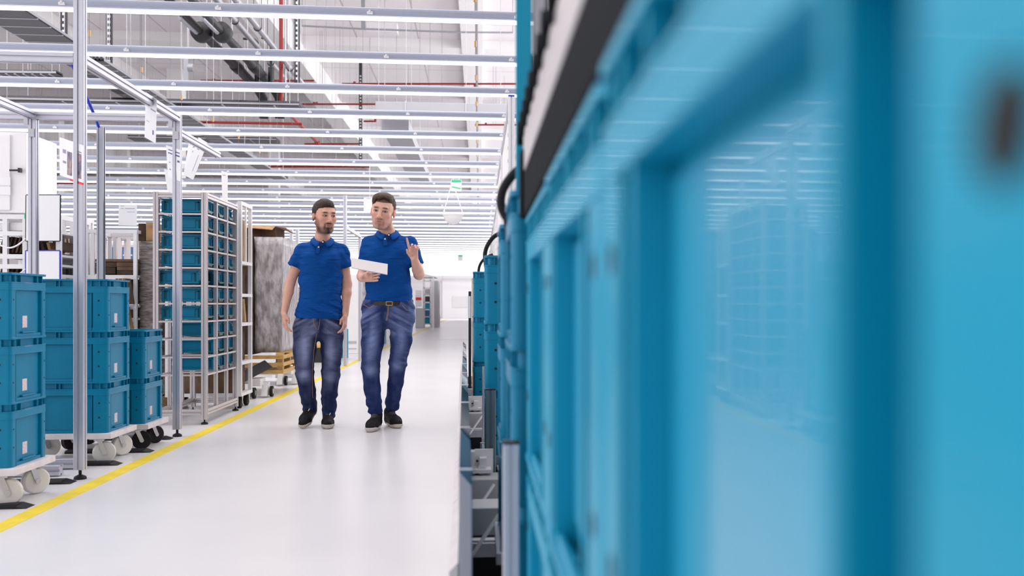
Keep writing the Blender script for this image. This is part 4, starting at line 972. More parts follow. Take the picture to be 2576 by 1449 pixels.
# curved black push handles
for i, (Y, pts, r, lb) in enumerate((
    (2.5, [(1372, 392), (1340, 400), (1312, 420), (1285, 446), (1266, 476), (1260, 505), (1264, 528), (1277, 552)], 0.0115, 'thick curved black handle nearest the camera, above the crate row'),
    (5.3, [(1275, 584), (1256, 588), (1240, 598), (1226, 618), (1220, 640), (1222, 665)], 0.0115, 'curved black handle in the middle of the crate row'),
    (7.6, [(1240, 640), (1222, 648), (1211, 660), (1205, 674), (1204, 690)], 0.0105, 'farthest small curved black handle over the crate row'))):
    t = thing('push_handle', lb, 'handle', at(*pts[-1], Y), group=None)
    P = [at(*p, Y) for p in pts]; fine = []
    for k in range(len(P)-1):
        p0, p1, p2, p3 = P[max(k-1, 0)], P[k], P[k+1], P[min(k+2, len(P)-1)]
        for s in range(4):
            u = s/4; fine.append(0.5*((2*p1)+(p2-p0)*u+(2*p0-5*p1+4*p2-p3)*u*u+(3*p1-p0-3*p2+p3)*u**3))
    fine.append(P[-1]); last = P[-1]
    fine.append(Vector((last.x+0.012, Y, last.z-0.1))); fine.append(Vector((last.x+0.012, Y, 0.25)))
    MB().tube(fine, r, 12).build('tube', 'black_rubber', t)
    MB().box(last.x-0.03, last.x+0.30, Y-0.015, Y+0.015, 0.0, 0.25).build('base', 'aluminium_grey', t)

# low aluminium posts
pz = 0.62
for i, (px0, wpx, d, py, m, lb) in enumerate(((1265, 40, 1.93, 1105, 'aluminium', 'nearest low square post with a black cap'), (1221, 24, 4.4, 975, 'aluminium_dark', 'dark low square post, second from the camera'),
        (1213, 19, 6.1, 918, 'aluminium', 'pale low square post, third from the camera'), (1202, 12, 9.0, 868, 'aluminium', 'farthest low square post of the crate row'))):
    X = at(px0, 765, d).x; t = thing('low_post', lb, 'post', (X+0.023, d, 0), group=None); pw = 0.032 if i == 0 else 0.046; pz = 0.73 if i == 0 else 0.62
    MB().profile((X+pw/2, d, 0.0), (X+pw/2, d, pz-0.006), pw).build('profile', m, t)
    MB().box(X, X+pw, d-pw/2, d+pw/2, pz-0.006, pz).build('cap', 'black_plastic', t)
    MB().box(X-0.004, X+pw+0.004, d-pw/2-0.004, d+pw/2+0.004, 0.0, 0.17).build('socket', 'black_rubber' if i == 1 else 'aluminium_grey', t, bevel=0.003)

# guard line of upright plates along the aisle
gl = lambda Y: -0.012-0.015*Y
ys = [2.2, 2.95, 3.7, 4.5, 5.3, 6.1, 7.0, 7.9, 8.8, 9.8]
for i in range(len(ys)-1):
    Y0, Y1_ = ys[i], ys[i+1]-0.01; x0, x1 = gl(Y0), gl(Y1_); w0 = 0.030
    dark = i in (1, 2, 4, 6, 8)
    t = thing('guard_plate', 'upright %s guard plate of the low rail beside the aisle, %s from the camera' % ('dark' if dark else 'grey', ordinal(i+1)), 'guard', ((x0+x1)/2, (Y0+Y1_)/2, 0), group='guard plates along the aisle')
    z0, z1a, z1b = 0.10, 0.627, 0.627-0.035
    mb = MB(); vs = [(x0, Y0, z0), (x0+w0, Y0, z0), (x1+w0, Y1_, z0), (x1, Y1_, z0), (x0, Y0, z1a), (x0+w0, Y0, z1b), (x1+w0, Y1_, z1b), (x1, Y1_, z1a)]
    mb.add(vs, [(0, 3, 2, 1), (4, 5, 6, 7), (0, 1, 5, 4), (1, 2, 6, 5), (2, 3, 7, 6), (3, 0, 4, 7)]); mb.build('plate', 'guard_dark' if dark else 'aluminium_grey', t, bevel=0.002)
    MB().bar((x0+w0/2, Y0, z1a+0.003), (x0+w0/2+0.001, Y0+0.012, z1a+0.001), 0.031, 0.004).build('joint', 'white_steel', t)
    mb = MB(); vs = [(x0-0.026, Y0, 0), (x0-0.002, Y0, 0), (x1-0.002, Y1_, 0), (x1-0.026, Y1_, 0), (x0-0.022, Y0, 0.40), (x0-0.002, Y0, 0.42), (x1-0.002, Y1_, 0.42), (x1-0.022, Y1_, 0.40)]
    mb.add(vs, [(0, 3, 2, 1), (4, 5, 6, 7), (0, 1, 5, 4), (1, 2, 6, 5), (2, 3, 7, 6), (3, 0, 4, 7)]); mb.build('skirt', 'deck_board', t)
    MB().box(x0+0.002, x0+w0-0.002, Y0+0.1, Y0+0.2, 0, z0+0.002).build('foot', 'black_plastic', t)
# floor-level machinery between the guard and the crates
for i, (Y, lb) in enumerate(((3.42, 'nearest cross frame with a diagonal strut between guard and crates'), (4.0, 'second cross frame with a white bracket, behind the dark low post'), (6.5, 'third cross frame with a white bracket, behind the pale low post'), (8.4, 'farthest cross frame of the low guard line'))):
    t = thing('cross_frame', lb, 'frame', (0.02, Y, 0), group=None)
    xa, xb = gl(Y)+0.034, 0.30
    MB().box(xa, xb, Y, Y+0.05, 0.115, 0.165).build('beam', 'aluminium_grey', t, bevel=0.002)
    MB().box(xa, xb, Y+0.01, Y+0.05, 0.165, 0.172).build('edge', 'white_steel', t)
    MB().box(xa, xb-0.02, Y+0.15, Y+0.22, 0.0, 0.115).build('black_box', 'black_rubber', t)
    MB().box(xa, xb-0.02, Y+0.13, Y+0.3, 0.16, 0.26).build('drive_box', 'grey_panel', t, bevel=0.004)
    MB().bar((xa+0.006, Y-0.02, 0.13), (xa+0.10, Y+0.02, 0.26), 0.010, 0.010).build('strut', 'white_steel', t)
    if i > 0:
        mb = MB(); mb.box(xa+0.002, xa+0.10, Y+0.31, Y+0.33, 0.17, 0.36); mb.box(xa+0.002, xa+0.02, Y+0.24, Y+0.33, 0.17, 0.36); mb.box(xa+0.01, xa+0.09, Y+0.22, Y+0.31, 0.27, 0.285)
        mb.box(xa+0.04, xa+0.07, Y+0.25, Y+0.31, 0.285, 0.33); mb.tube([(xa+0.05, Y+0.24, 0.28), (xa+0.05, Y+0.32, 0.28)], 0.02, 12); bk_ = mb.build('bracket', 'white_steel', t)
        mb = MB(); [mb.disc((xa+0.03+0.035*j, Y+0.309, 0.25+0.06*q), (0, -1, 0), 0.005, 10) for j in range(2) for q in range(2)]; mb.build('bolt', 'black_plastic', bk_)
# bent black hose and blue lower crate edge at the bottom of the near stack
P = [at(1300, 1180, 2.6), at(1290, 1260, 2.6), at(1282, 1350, 2.6), at(1280, 1440, 2.6)]
tag(MB().tube(P+[Vector((P[-1].x, 2.6, 0.0))], 0.006, 8).build('hose', 'black_rubber'), 'thin black hose hanging down right of the nearest low post', 'hose')
# slim mast with an orange line between guard and farthest crates
a, b = at(1182, 700, 8.6), at(1183, 1000, 8.6)
t = thing('slim_mast', 'slim dark mast with a white plate standing left of the farthest crate stack', 'mast', (a.x, 8.6, 0))
MB().box(a.x-0.012, a.x+0.012, 8.6, 8.63, 0, at(1182, 733, 8.6).z).build('pole', 'black_plastic', t)
a, b = at(1177, 800, 8.55), at(1184, 745, 8.55); MB().box(a.x, b.x, 8.55, 8.6, a.z, b.z).build('plate', 'white_steel', t)
MB().tube([at(1188, 700, 8.5), at(1189, 990, 8.5)], 0.004, 6).build('cable', 'brass', t)
# white framed partition behind the crate row
PY = [9.1, 12.2, 15.3, 18.4, 22, 26, 31, 37, 44, 52, 60]
for i in range(len(PY)-1):
    Y0, Y1_ = PY[i], PY[i+1]; xp = 0.27; zt = 2.93 if i < 2 else (2.6 if i < 5 else 2.4)
    t = thing('partition_bay', 'white framed partition bay behind the crate row, %s' % (('nearest, with a blue post cap', 'second from the camera', 'third from the camera', 'fourth from the camera', 'fifth from the camera')[i] if i < 5 else '%s from the camera' % ordinal(i+1)), 'partition', (xp, (Y0+Y1_)/2, 0), group='partition bays on the right')
    mb = MB().profile((xp+0.03, Y0, 0), (xp+0.03, Y0, zt), 0.06); z = 0.4
    while z < zt-0.2: mb.box(xp-0.003, xp+0.001, Y0-0.008, Y0+0.008, z, z+0.03, 1); z += 0.12
    mb.build('post', ['white_steel', 'print_grey'], t)
    MB().box(xp+0.02, xp+0.04, Y0+0.035, Y1_-0.035, 0.05, zt-0.06).build('infill', 'box_white', t)
    mb = MB(); mb.box(xp, xp+0.06, Y0+0.03, Y1_-0.03, zt-0.06, zt); mb.box(xp, xp+0.06, Y0+0.03, Y1_-0.03, 1.6, 1.66); mb.build('rail', 'aluminium', t)
    MB().box(xp, xp+0.06, Y0-0.03, Y0+0.03, zt, zt+0.015).build('cap', 'blue_plastic', t)

# ================================================================ PEOPLE
class Field:
    """signed distance field on a grid, filled with blended primitives"""
    def __init__(self, lo, hi, h):
        self.lo = np.array(lo, float); self.h = h
        self.n = np.ceil((np.array(hi)-self.lo)/h).astype(int)+1
        self.F = np.full(self.n, 0.08, np.float32)
        self.ax = [self.lo[i]+h*np.arange(self.n[i]) for i in range(3)]
    def sub(self, lo, hi):
        s = []
        for i in range(3):
            a = int(max(0, math.floor((lo[i]-self.lo[i])/self.h))); b = int(min(self.n[i], math.ceil((hi[i]-self.lo[i])/self.h)+1)); s.append(slice(a, max(a, b)))
        X = self.ax[0][s[0]][:, None, None]; Y = self.ax[1][s[1]][None, :, None]; Z = self.ax[2][s[2]][None, None, :]
        return tuple(s), X, Y, Z
    def comb(self, sl, d, k, op):
        A = self.F[sl]
        if op == 'add':
            if k > 0: hh = np.clip(0.5+0.5*(A-d)/k, 0, 1); self.F[sl] = (A*(1-hh)+d*hh-k*hh*(1-hh)).astype(np.float32)
            else: self.F[sl] = np.minimum(A, d)
        elif op == 'cut':
            d = -d
            if k > 0: hh = np.clip(0.5-0.5*(A-d)/k, 0, 1); self.F[sl] = (A*(1-hh)+d*hh+k*hh*(1-hh)).astype(np.float32)
            else: self.F[sl] = np.maximum(A, d)
    def cone(self, a, b, r1, r2, k=0.02, op='add', sy=1.0):
        """tapered capsule; sy squeezes it along y"""
        a = np.array(a, float); b = np.array(b, float); R = max(r1, r2)+k+0.02
        sl, X, Y, Z = self.sub(np.minimum(a, b)-R, np.maximum(a, b)+R)
        a2 = a.copy(); b2 = b.copy(); a2[1] /= sy; b2[1] /= sy; Y = Y/sy
        ba = b2-a2; L = max(1e-9, float(ba@ba))
        t = np.clip(((X-a2[0])*ba[0]+(Y-a2[1])*ba[1]+(Z-a2[2])*ba[2])/L, 0, 1)
        d = np.sqrt((X-a2[0]-t*ba[0])**2+(Y-a2[1]-t*ba[1])**2+(Z-a2[2]-t*ba[2])**2)-(r1+(r2-r1)*t)
        self.comb(sl, d*min(1, sy), k, op); return self
    def ell(self, c, r, k=0.02, op='add', M=None):
        c = np.array(c, float); r = np.array(r, float); R = r.max()+k+0.02
        sl, X, Y, Z = self.sub(c-R, c+R); X = X-c[0]; Y = Y-c[1]; Z = Z-c[2]
        if M is not None:
            X, Y, Z = (M[0][0]*X+M[1][0]*Y+M[2][0]*Z, M[0][1]*X+M[1][1]*Y+M[2][1]*Z, M[0][2]*X+M[1][2]*Y+M[2][2]*Z)
        q = np.sqrt((X/r[0])**2+(Y/r[1])**2+(Z/r[2])**2)
        g = np.sqrt((X/r[0]**2)**2+(Y/r[1]**2)**2+(Z/r[2]**2)**2)+1e-6
        self.comb(sl, q*(q-1)/g, k, op); return self
    def loft(self, rows, k=0.03, p=2.3, off=0.0):
        """rows of (z, x0, x1, half depth, y centre)"""
        rows = sorted(rows); z = np.array([r[0] for r in rows])
        c = np.array([(r[1]+r[2])/2 for r in rows]); a = np.array([(r[2]-r[1])/2 for r in rows]); b = np.array([r[3] for r in rows]); y = np.array([r[4] for r in rows])
        m = 0.05
        sl, X, Y, Z = self.sub(((c-a).min()-m, (y-b).min()-m, z[0]-m), ((c+a).max()+m, (y+b).max()+m, z[-1]+m))
        zz = np.clip(Z, z[0], z[-1])
        C, A, B, YC = (np.interp(zz, z, q) for q in (c, a+off, b+off, y))
        q = (np.abs((X-C)/A)**p+np.abs((Y-YC)/B)**p)**(1/p)
        d = (q-1)*np.minimum(A, B)*1.0
        cap = np.abs(Z-(z[0]+z[-1])/2)-(z[-1]-z[0])/2; kk = 0.025; hh = np.clip(0.5-0.5*(cap-d)/kk, 0, 1); d = cap*(1-hh)+d*hh+kk*hh*(1-hh)
        self.comb(sl, d, k, 'add'); return self
    def warp(self, fn):
        """fn(X, Y, Z) is added to the distance near the surface"""
        X = self.ax[0][:, None, None].astype(np.float32); Y = self.ax[1][None, :, None].astype(np.float32); Z = self.ax[2][None, None, :].astype(np.float32)
        self.F += (fn(X, Y, Z)).astype(np.float32); return self
    def cutplane(self, n, d, k=0.0):
        X = self.ax[0][:, None, None].astype(np.float32); Y = self.ax[1][None, :, None].astype(np.float32); Z = self.ax[2][None, None, :].astype(np.float32)
        self.F = np.maximum(self.F, X*n[0]+Y*n[1]+Z*n[2]-d).astype(np.float32); return self
    def mesh(self):
        F = self.F; F[0] = F[-1] = 0.05; F[:, 0] = F[:, -1] = 0.05; F[:, :, 0] = F[:, :, -1] = 0.05
        ins = F < 0; nx, ny, nz = F.shape
        cnt = np.zeros((nx-1, ny-1, nz-1), np.uint8); offs = [(i, j, k) for i in (0, 1) for j in (0, 1) for k in (0, 1)]
        for i, j, k in offs: cnt += ins[i:nx-1+i, j:ny-1+j, k:nz-1+k]
        act = np.argwhere((cnt > 0) & (cnt < 8)); I, J, K = act.T
        val = {o: F[I+o[0], J+o[1], K+o[2]] for o in offs}
        acc = np.zeros((len(I), 3)); num = np.zeros(len(I))
        for o in offs:
            for ax in range(3):
                if o[ax] == 0:
                    q = list(o); q[ax] = 1; a, b = val[o], val[tuple(q)]; m = (a < 0) != (b < 0)
                    t = np.where(m, a/np.where(m, a-b, 1), 0); p = np.array(o, float)[None, :].repeat(len(I), 0); p[:, ax] += t
                    acc += p*m[:, None]; num += m
        V = self.lo+(act+acc/num[:, None])*self.h
        lin = (I*(ny-1)+J)*(nz-1)+K   # sorted already
        def idx(i, j, k): return np.searchsorted(lin, (i*(ny-1)+j)*(nz-1)+k)
        Q = []
        for ax in range(3):
            s0 = [slice(1, -1)]*3; s0[ax] = slice(0, -1); s1 = list(s0); s1[ax] = slice(1, None)
            A = ins[tuple(s0)]; B = ins[tuple(s1)]; e = np.argwhere(A != B); off = np.array([1, 1, 1]); off[ax] = 0; g = e+off
            fl = A[tuple(e.T)]
            u, v = [(1, 2), (2, 0), (0, 1)][ax]
            def cell(du, dv):
                c = g.copy(); c[:, u] -= du; c[:, v] -= dv; return idx(c[:, 0], c[:, 1], c[:, 2])
            q = np.stack([cell(1, 1), cell(0, 1), cell(0, 0), cell(1, 0)], 1); q[~fl] = q[~fl][:, ::-1]; Q.append(q)
        return V, np.concatenate(Q)
def field_obj(name, fld, m, parent, color=None, smooth_iter=1):
    V, Q = fld.mesh(); me = bpy.data.meshes.new(name)
    me.vertices.add(len(V)); me.vertices.foreach_set('co', V.astype(np.float32).ravel())
    me.loops.add(len(Q)*4); me.loops.foreach_set('vertex_index', Q.astype(np.int32).ravel())
    me.polygons.add(len(Q)); me.polygons.foreach_set('loop_start', np.arange(0, len(Q)*4, 4, dtype=np.int32)); me.polygons.foreach_set('loop_total', np.full(len(Q), 4, np.int32))
    me.polygons.foreach_set('use_smooth', np.ones(len(Q), bool)); me.update(calc_edges=True)
    me.materials.append(MATS[m])
    if color is not None:
        c = np.ones((len(V), 4), np.float32); c[:, :3] = color(V)
        a = me.color_attributes.new('pigment', 'FLOAT_COLOR', 'POINT'); a.data.foreach_set('color', c.ravel())
    o = bpy.data.objects.new(name, me); COL.objects.link(o); o.parent = parent
    return o
def local_mb(mb, name, m, parent, **kw):
    """MB whose coordinates are local to the person"""
    off = base_of(parent); mb.v = [(x+off.x, y+off.y, z+off.z) for x, y, z in mb.v]; return mb.build(name, m, parent, **kw)

vcol_mat('skin', 0.50, bump=0.03, bscale=260, noise=0.05, nscale=40, sss=0.08)
vcol_mat('hair', 0.6, bump=0.7, bscale=70, stretch=(4, 1.0, 1.0), noise=0.45, nscale=55)
vcol_mat('denim', 0.85, bump=1.0, bscale=13, stretch=(1, 1, 3.0), noise=0.20, nscale=150, spec=0.2, bdist=0.016)
mat('polo_blue', (0.0025, 0.068, 0.30), 0.8, bump=1.0, bscale=7, stretch=(1, 0.6, 2.6), spec=0.12, bdist=0.035)
mat('polo_collar', (0.003, 0.078, 0.34), 0.8, bump=0.12, bscale=900, spec=0.12)
mat('placket_dark', (0.003, 0.02, 0.09), 0.8)
mat('button_white', (0.85, 0.85, 0.85), 0.3)
mat('shoe_black', (0.005, 0.005, 0.006), 0.65, bump=0.3, bscale=80, spec=0.25)
mat('sole_beige', (0.62, 0.55, 0.50), 0.6)
mat('lace', (0.16, 0.13, 0.13), 0.7)
mat('reflective_grey', (0.75, 0.75, 0.75), 0.3)
mat('belt_leather', (0.03, 0.018, 0.015), 0.4)
mat('stitch', (0.50, 0.25, 0.07), 0.7)
mat('eye_white', (0.75, 0.73, 0.72), 0.2); mat('iris', (0.02, 0.015, 0.012), 0.1)

def rotm(rx, ry, rz):
    """columns = head axes in person space"""
    return np.array(Matrix.Rotation(rz, 3, 'Z') @ Matrix.Rotation(ry, 3, 'Y') @ Matrix.Rotation(rx, 3, 'X'))

def sstep(x, a, b): t = np.clip((x-a)/(b-a), 0, 1); return t*t*(3-2*t)

_lat = np.random.RandomState(3).rand(32, 32, 32).astype(np.float32)*2-1
def vnoise(x, y, z, seed=0):
    """smooth value noise in about -1..1, arguments broadcast"""
    x, y, z = np.broadcast_arrays(x+seed*7.3, y+seed*3.1, z+seed*5.7)
    i, j, k = (np.floor(q).astype(np.int32) for q in (x, y, z)); fx, fy, fz = x-i, y-j, z-k
    fx, fy, fz = (q*q*(3-2*q) for q in (fx, fy, fz)); out = 0
    for a in (0, 1):
        for b in (0, 1):
            for c in (0, 1):
                out = out+_lat[(i+a) & 31, (j+b) & 31, (k+c) & 31]*(fx if a else 1-fx)*(fy if b else 1-fy)*(fz if c else 1-fz)
    return out

def build_person(px0, py0, d, sx, sz, label, spec):
    u = (px0-CX)/F; X = d*(st+u*ct); Y = d*(ct-u*st)
    root = thing('person', label, 'person', (X, Y, 0), rz=math.atan2(-X, Y))
    L = lambda px, py, y=0.0: np.array([(px-px0)/sx, y, (py0-py)/sz])
    R = lambda rows: [((py0-r[0])/sz, (r[1]-px0)/sx, (r[2]-px0)/sx, r[3], r[4] if len(r) > 4 else 0.0) for r in rows]
    H = 0.0034
    M = rotm(*spec['head_rot']); hc = L(*spec['head']); hs = spec.get('hs', 1.0)
    hp = lambda x, y, z: hc+M@(np.array([x, y, z])*hs)
    # ---------- body: head, neck, arms, hands
    B = Field((-0.42, -0.42, 0.71), (0.42, 0.26, 1.93), H)
    E = lambda x, y, z, rx, ry, rz_, k=0.012, op='add': B.ell(hp(x, y, z), np.array([rx, ry, rz_])*hs, k, op, M)
    C = lambda a, b, r1, r2, k=0.008, op='add': B.cone(hp(*a), hp(*b), r1*hs, r2*hs, k, op)
    fw = spec.get('face_w', 1.0)
    E(0, 0.018, 0.040, 0.076, 0.094, 0.083)
    E(0, -0.034, 0.004, 0.067*fw, 0.058, 0.080, 0.025)
    E(0, -0.038, -0.046, 0.054*fw, 0.048, 0.060, 0.025)
    C((-0.020*fw, -0.062, -0.098), (0.020*fw, -0.062, -0.098), 0.016, 0.016, 0.022)
    E(0, -0.074, -0.100, 0.020, 0.016, 0.015, 0.014)
    for s in (-1, 1):
        C((s*0.056*fw, 0.0, -0.045), (s*0.034*fw, -0.05, -0.092), 0.017, 0.014, 0.02)
        E(s*0.043*fw, -0.062, -0.014, 0.020, 0.018, 0.018, 0.022)
    C((-0.036, -0.080, 0.034), (0.036, -0.080, 0.034), 0.012, 0.012, 0.012)
    for s in (-1, 1): E(s*0.031, -0.098, 0.012, 0.019, 0.014, 0.0125, 0.008, 'cut')
    C((0, -0.086, 0.020), (0, -0.110, -0.024), 0.0080, 0.0130, 0.010)
    for s in (-1, 1): E(s*0.0125, -0.098, -0.028, 0.008, 0.011, 0.008, 0.005)
    C((-0.019, -0.0855, -0.0545), (0.019, -0.0855, -0.0545), 0.0055, 0.0055, 0.005)
    C((-0.015, -0.086, -0.0645), (0.015, -0.086, -0.0645), 0.0068, 0.0068, 0.004)
    C((-0.022, -0.0955, -0.0595), (0.022, -0.0955, -0.0595), 0.0022, 0.0022, 0.002, 'cut')
    for s in (-1, 1):
        E(s*0.031, -0.0765, 0.012, 0.0150, 0.0135, 0.0125, 0.002)
        C((s*0.019, -0.0885, 0.0185), (s*0.043, -0.0835, 0.0185), 0.0036, 0.0034, 0.004)
        E(s*0.078*fw, 0.014, -0.004, 0.0095, 0.017, 0.029, 0.008); E(s*0.087*fw, 0.006, 0.001, 0.0055, 0.010, 0.018, 0.004, 'cut')
    nb = L(*spec['neck_base'])
    B.cone(hp(0, 0.02, -0.03), nb, 0.052*hs, 0.056, 0.03)
    B.cone(nb, nb+np.array([0, 0.0, -0.06]), 0.06, 0.085, 0.04)
    B.loft(R(spec['torso']), 0.03, off=-0.014)
    for arm in spec['arms']:
        sh, el, wr = [L(*q) for q in arm['pts']]; r = arm['r']
        B.cone(sh, el, r[0], r[1], 0.02); mid = el+(wr-el)*0.3
        B.cone(el, mid, r[1]*1.0, r[1]*1.03, 0.015); B.cone(mid, wr, r[1]*1.0, r[2], 0.015)
        # hand: palm given by direction f (to the fingers), side s (towards the thumb), normal n (back of hand)
        f = np.array(arm['f'], float); f /= np.linalg.norm(f); s = np.array(arm['s'], float); s -= f*(s@f); s /= np.linalg.norm(s); n = np.cross(f, s)*arm.get('back', 1)
        pc = wr+f*0.045
        for q in (-0.026, -0.009, 0.009, 0.026):
            B.cone(wr+f*0.008+s*q*0.65, wr+f*0.085+s*q, 0.0150, 0.0125, 0.010)
        B.ell(wr+f*0.05+s*0.022-n*0.008, (0.017, 0.017, 0.022), 0.012)
        for q, ln, curl in zip((0.0315, 0.0105, -0.0105, -0.0305), (0.92, 1.0, 0.94, 0.76), arm['curl']):
            p = wr+f*0.088+s*q; dirv = f.copy(); seg = np.array([0.042, 0.026, 0.021])*ln; rr_ = [0.0092, 0.0084, 0.0078, 0.0068]
            dirv = dirv+s*q*arm.get('spread', 1.5); ang = 0
            for j in range(3):
                ang += curl[j]; dd = dirv*math.cos(ang)-n*math.sin(ang); dd /= np.linalg.norm(dd); p2 = p+dd*seg[j]
                B.cone(p, p2, rr_[j], rr_[j+1], 0.0035); p = p2
        p = wr+f*0.026+s*0.028; t1, t2 = [np.array(q, float) for q in arm['thumb']]
        conv = lambda q: (f*q[0]+s*q[1]-n*q[2])
        p2 = p+conv(t1); B.cone(p, p2, 0.0145, 0.0108, 0.010); p3 = p2+conv(t2); B.cone(p2, p3, 0.0102, 0.0080, 0.004)
    Mi = np.linalg.inv(M)
    skin = np.array(spec['skin']); hairc = np.array(spec['hair'])
    def colour(V):
        P = ((V-hc)@Mi.T)/hs; x, y, z = P.T; c = np.tile(skin, (len(V), 1))
        rad = (np.abs(x) < 0.12) & (np.abs(y) < 0.14) & (z > -0.15) & (z < 0.15)
        def mixc(mask, col, amt=1.0):
            w = (np.clip(mask, 0, 1)*amt*rad)[:, None]; c[:] = c*(1-w)+np.array(col)*w
        red = skin*np.array([1.0, 0.72, 0.68])
        for s in (-1, 1): mixc(np.exp(-(((x-s*0.042)/0.022)**2+((z+0.02)/0.02)**2))*(y < -0.03), red, 0.55)
        mixc(np.exp(-((x/0.014)**2+((z+0.025)/0.014)**2))*(y < -0.09), red, 0.5)
        mixc((np.abs(x) > 0.07*fw)*(np.abs(z) < 0.045)*1.0, red, 0.5)
        # beard
        front = sstep(-y, -0.025, 0.01)
        bb = spec['beard']
        jaw = sstep(-z, 0.056, 0.084)*front*sstep(z, -0.130, -0.114)*sstep(-y, -0.03, 0.0)
        side = sstep(np.abs(x)+0.35*(-z), 0.064, 0.080)*sstep(-z, -0.005, 0.02)*sstep(z, -0.12, -0.10)*sstep(y, -0.07, -0.04)*sstep(-y, -0.022, -0.008)
        chin = np.exp(-((x/0.026)**4+((z+0.094)/0.024)**4))*(y < -0.05)
        must = np.exp(-((x/0.028)**4+((z+0.0445)/0.0065)**4))*(y < -0.07)
        gob = np.exp(-(((np.abs(x)-0.027)/0.0065)**2+((z+0.066)/0.022)**4))*(y < -0.045)
        und = sstep(-z, 0.073, 0.077)*(np.abs(x) < 0.008)*(y < -0.07)
        mixc(jaw, hairc, bb[0]); mixc(side, hairc, bb[1]); mixc(chin, hairc, bb[2]); mixc(must, hairc, bb[3]); mixc(gob*1.0, hairc, bb[4]); mixc(und, hairc, bb[2])
        lip = np.exp(-((x/0.021)**4+((z+0.0595)/0.0085)**4))*(y < -0.075); mixc(lip, (0.50, 0.19, 0.17), 0.9)
        mixc(np.exp(-((x/0.020)**4+((z+0.0595)/0.0022)**2))*(y < -0.07), (0.10, 0.03, 0.03), 0.85)
        for s in (-1, 1):
            bz = 0.0345-0.10*np.clip(np.abs(x-s*0.030)-0.008, 0, 1)
            mixc(np.exp(-(((x-s*0.031)/0.019)**4+((z-bz)/0.0062)**2))*(y < -0.05), hairc*0.6, 0.95)
            ex, ez = x-s*0.031, z-0.0115
            eye = (ex/0.0145)**2+(ez/0.0052)**2
            mixc(np.exp(-(eye/1.7)**3)*(y < -0.06), (0.09, 0.04, 0.035), 0.9); mixc(np.exp(-((ex/0.017)**4+((ez-0.0068)/0.0022)**2))*(y < -0.06), (0.05, 0.025, 0.02), 0.85)
            mixc((eye < 0.62)*(y < -0.06)*1.0, (0.50, 0.47, 0.46), 0.95)
            ir = np.hypot(ex-spec['gaze'][0], ez-spec['gaze'][1]); mixc((ir < 0.0056)*(eye < 0.95)*(y < -0.06)*1.0, (0.025, 0.018, 0.014), 1)
            mixc(np.exp(-(((x-s*0.0095)/0.0045)**2+((z+0.037)/0.0035)**2))*(y < -0.085), (0.13, 0.04, 0.035), 0.8)
        # scalp pigment under the hair
        mixc(((z > 0.07) | (y > 0.02)*(z > 0.0))*1.0, hairc, 0.9)
        # knuckles and palms a little redder
        return c
    body = root
    field_obj('body', B, 'skin', root, colour)
    # ---------- hair
    Hh = Field(hc-0.16, hc+np.array([0.16, 0.16, 0.17]), 0.0026)
    He = lambda x, y, z, rx, ry, rz_, k=0.01, op='add': Hh.ell(hp(x, y, z), np.array([rx, ry, rz_])*hs, k, op, M)
    for e in spec['hair_add']: He(*e)
    for e in spec['hair_cut']: He(*e[:6], k=e[6] if len(e) > 6 else 0.006, op='cut')
    def strands(Xq, Yq, Zq):
        P = [Mi[i][0]*(Xq-hc[0])+Mi[i][1]*(Yq-hc[1])+Mi[i][2]*(Zq-hc[2]) for i in range(3)]
        return 0.0011*np.sin(P[0]*330+35*P[1]+8*np.sin(P[1]*50))*np.sin(P[2]*90+2)+0.0007*np.sin(P[0]*610+P[2]*120)
    Hh.warp(strands)
    field_obj('hair', Hh, 'hair', root, lambda V: np.tile(hairc*1.0, (len(V), 1)))
    # ---------- polo shirt
    S = Field((-0.36, -0.24, 0.80), (0.36, 0.24, 1.68), 0.0036)
    S.loft(R(spec['shirt']), 0.0)
    for q in spec['chest']: S.ell(L(*q[:3]), q[3:6], 0.04)
    for sl in spec['sleeves']:
        a, b = L(*sl[0]), L(*sl[1]); S.cone(a, b, sl[2], sl[3], 0.045, sy=1.0)
        dv = (b-a)/np.linalg.norm(b-a); cpt = b+dv*0.012
        Xs = S.ax[0][:, None, None]; Ys = S.ax[1][None, :, None]; Zs = S.ax[2][None, None, :]
        near_ = (np.sqrt((Xs-b[0])**2+(Ys-b[1])**2+(Zs-b[2])**2) < sl[3]+0.035) & ((Xs*np.sign(a[0])) > abs(sl[4]))
        plane = (Xs-cpt[0])*dv[0]+(Ys-cpt[1])*dv[1]+(Zs-cpt[2])*dv[2]
        S.F = np.where(near_, np.maximum(S.F, plane), S.F).astype(np.float32)
    hem = (py0-spec['hem'][1])/sz; slope = spec['hem'][2]
    wf = spec['folds']
    def folds(Xq, Yq, Zq):
        low = np.clip((wf[0]-Zq)/0.22, 0, 1); T = Zq+wf[1]*Xq
        a = low*(0.0160*vnoise(Xq*4, Yq*5, T*22, wf[2])+0.0085*vnoise(Xq*9, Yq*9, T*52, 4))
        up_ = 0.0105*vnoise(Xq*7+Zq*9, Yq*5, (Zq-0.8*np.abs(Xq))*16, 2)*np.clip((Zq-wf[0]+0.15)/0.2, 0, 1)*np.clip(1-(Zq-1.42)/0.08, 0, 1)
        arm = 0.007*vnoise(Xq*8, Yq*8, (np.abs(Xq)*0.8+Zq*0.6)*30, 5)*np.clip((np.abs(Xq)-0.13)/0.05, 0, 1)
        return a+up_+arm
    S.warp(folds)
    S.cutplane((slope, 0, -1), -hem)
    # neck opening and V of the placket
    S.cone(nb+np.array([0, -0.012, -0.022]), nb+np.array([0, 0.02, 0.10]), 0.058, 0.085, 0.006, 'cut')
    v0 = L(*spec['vee']); S.cone(np.array([v0[0], -0.135, v0[2]]), np.array([nb[0], -0.09, nb[2]+0.012]), 0.004, 0.046, 0.003, 'cut')
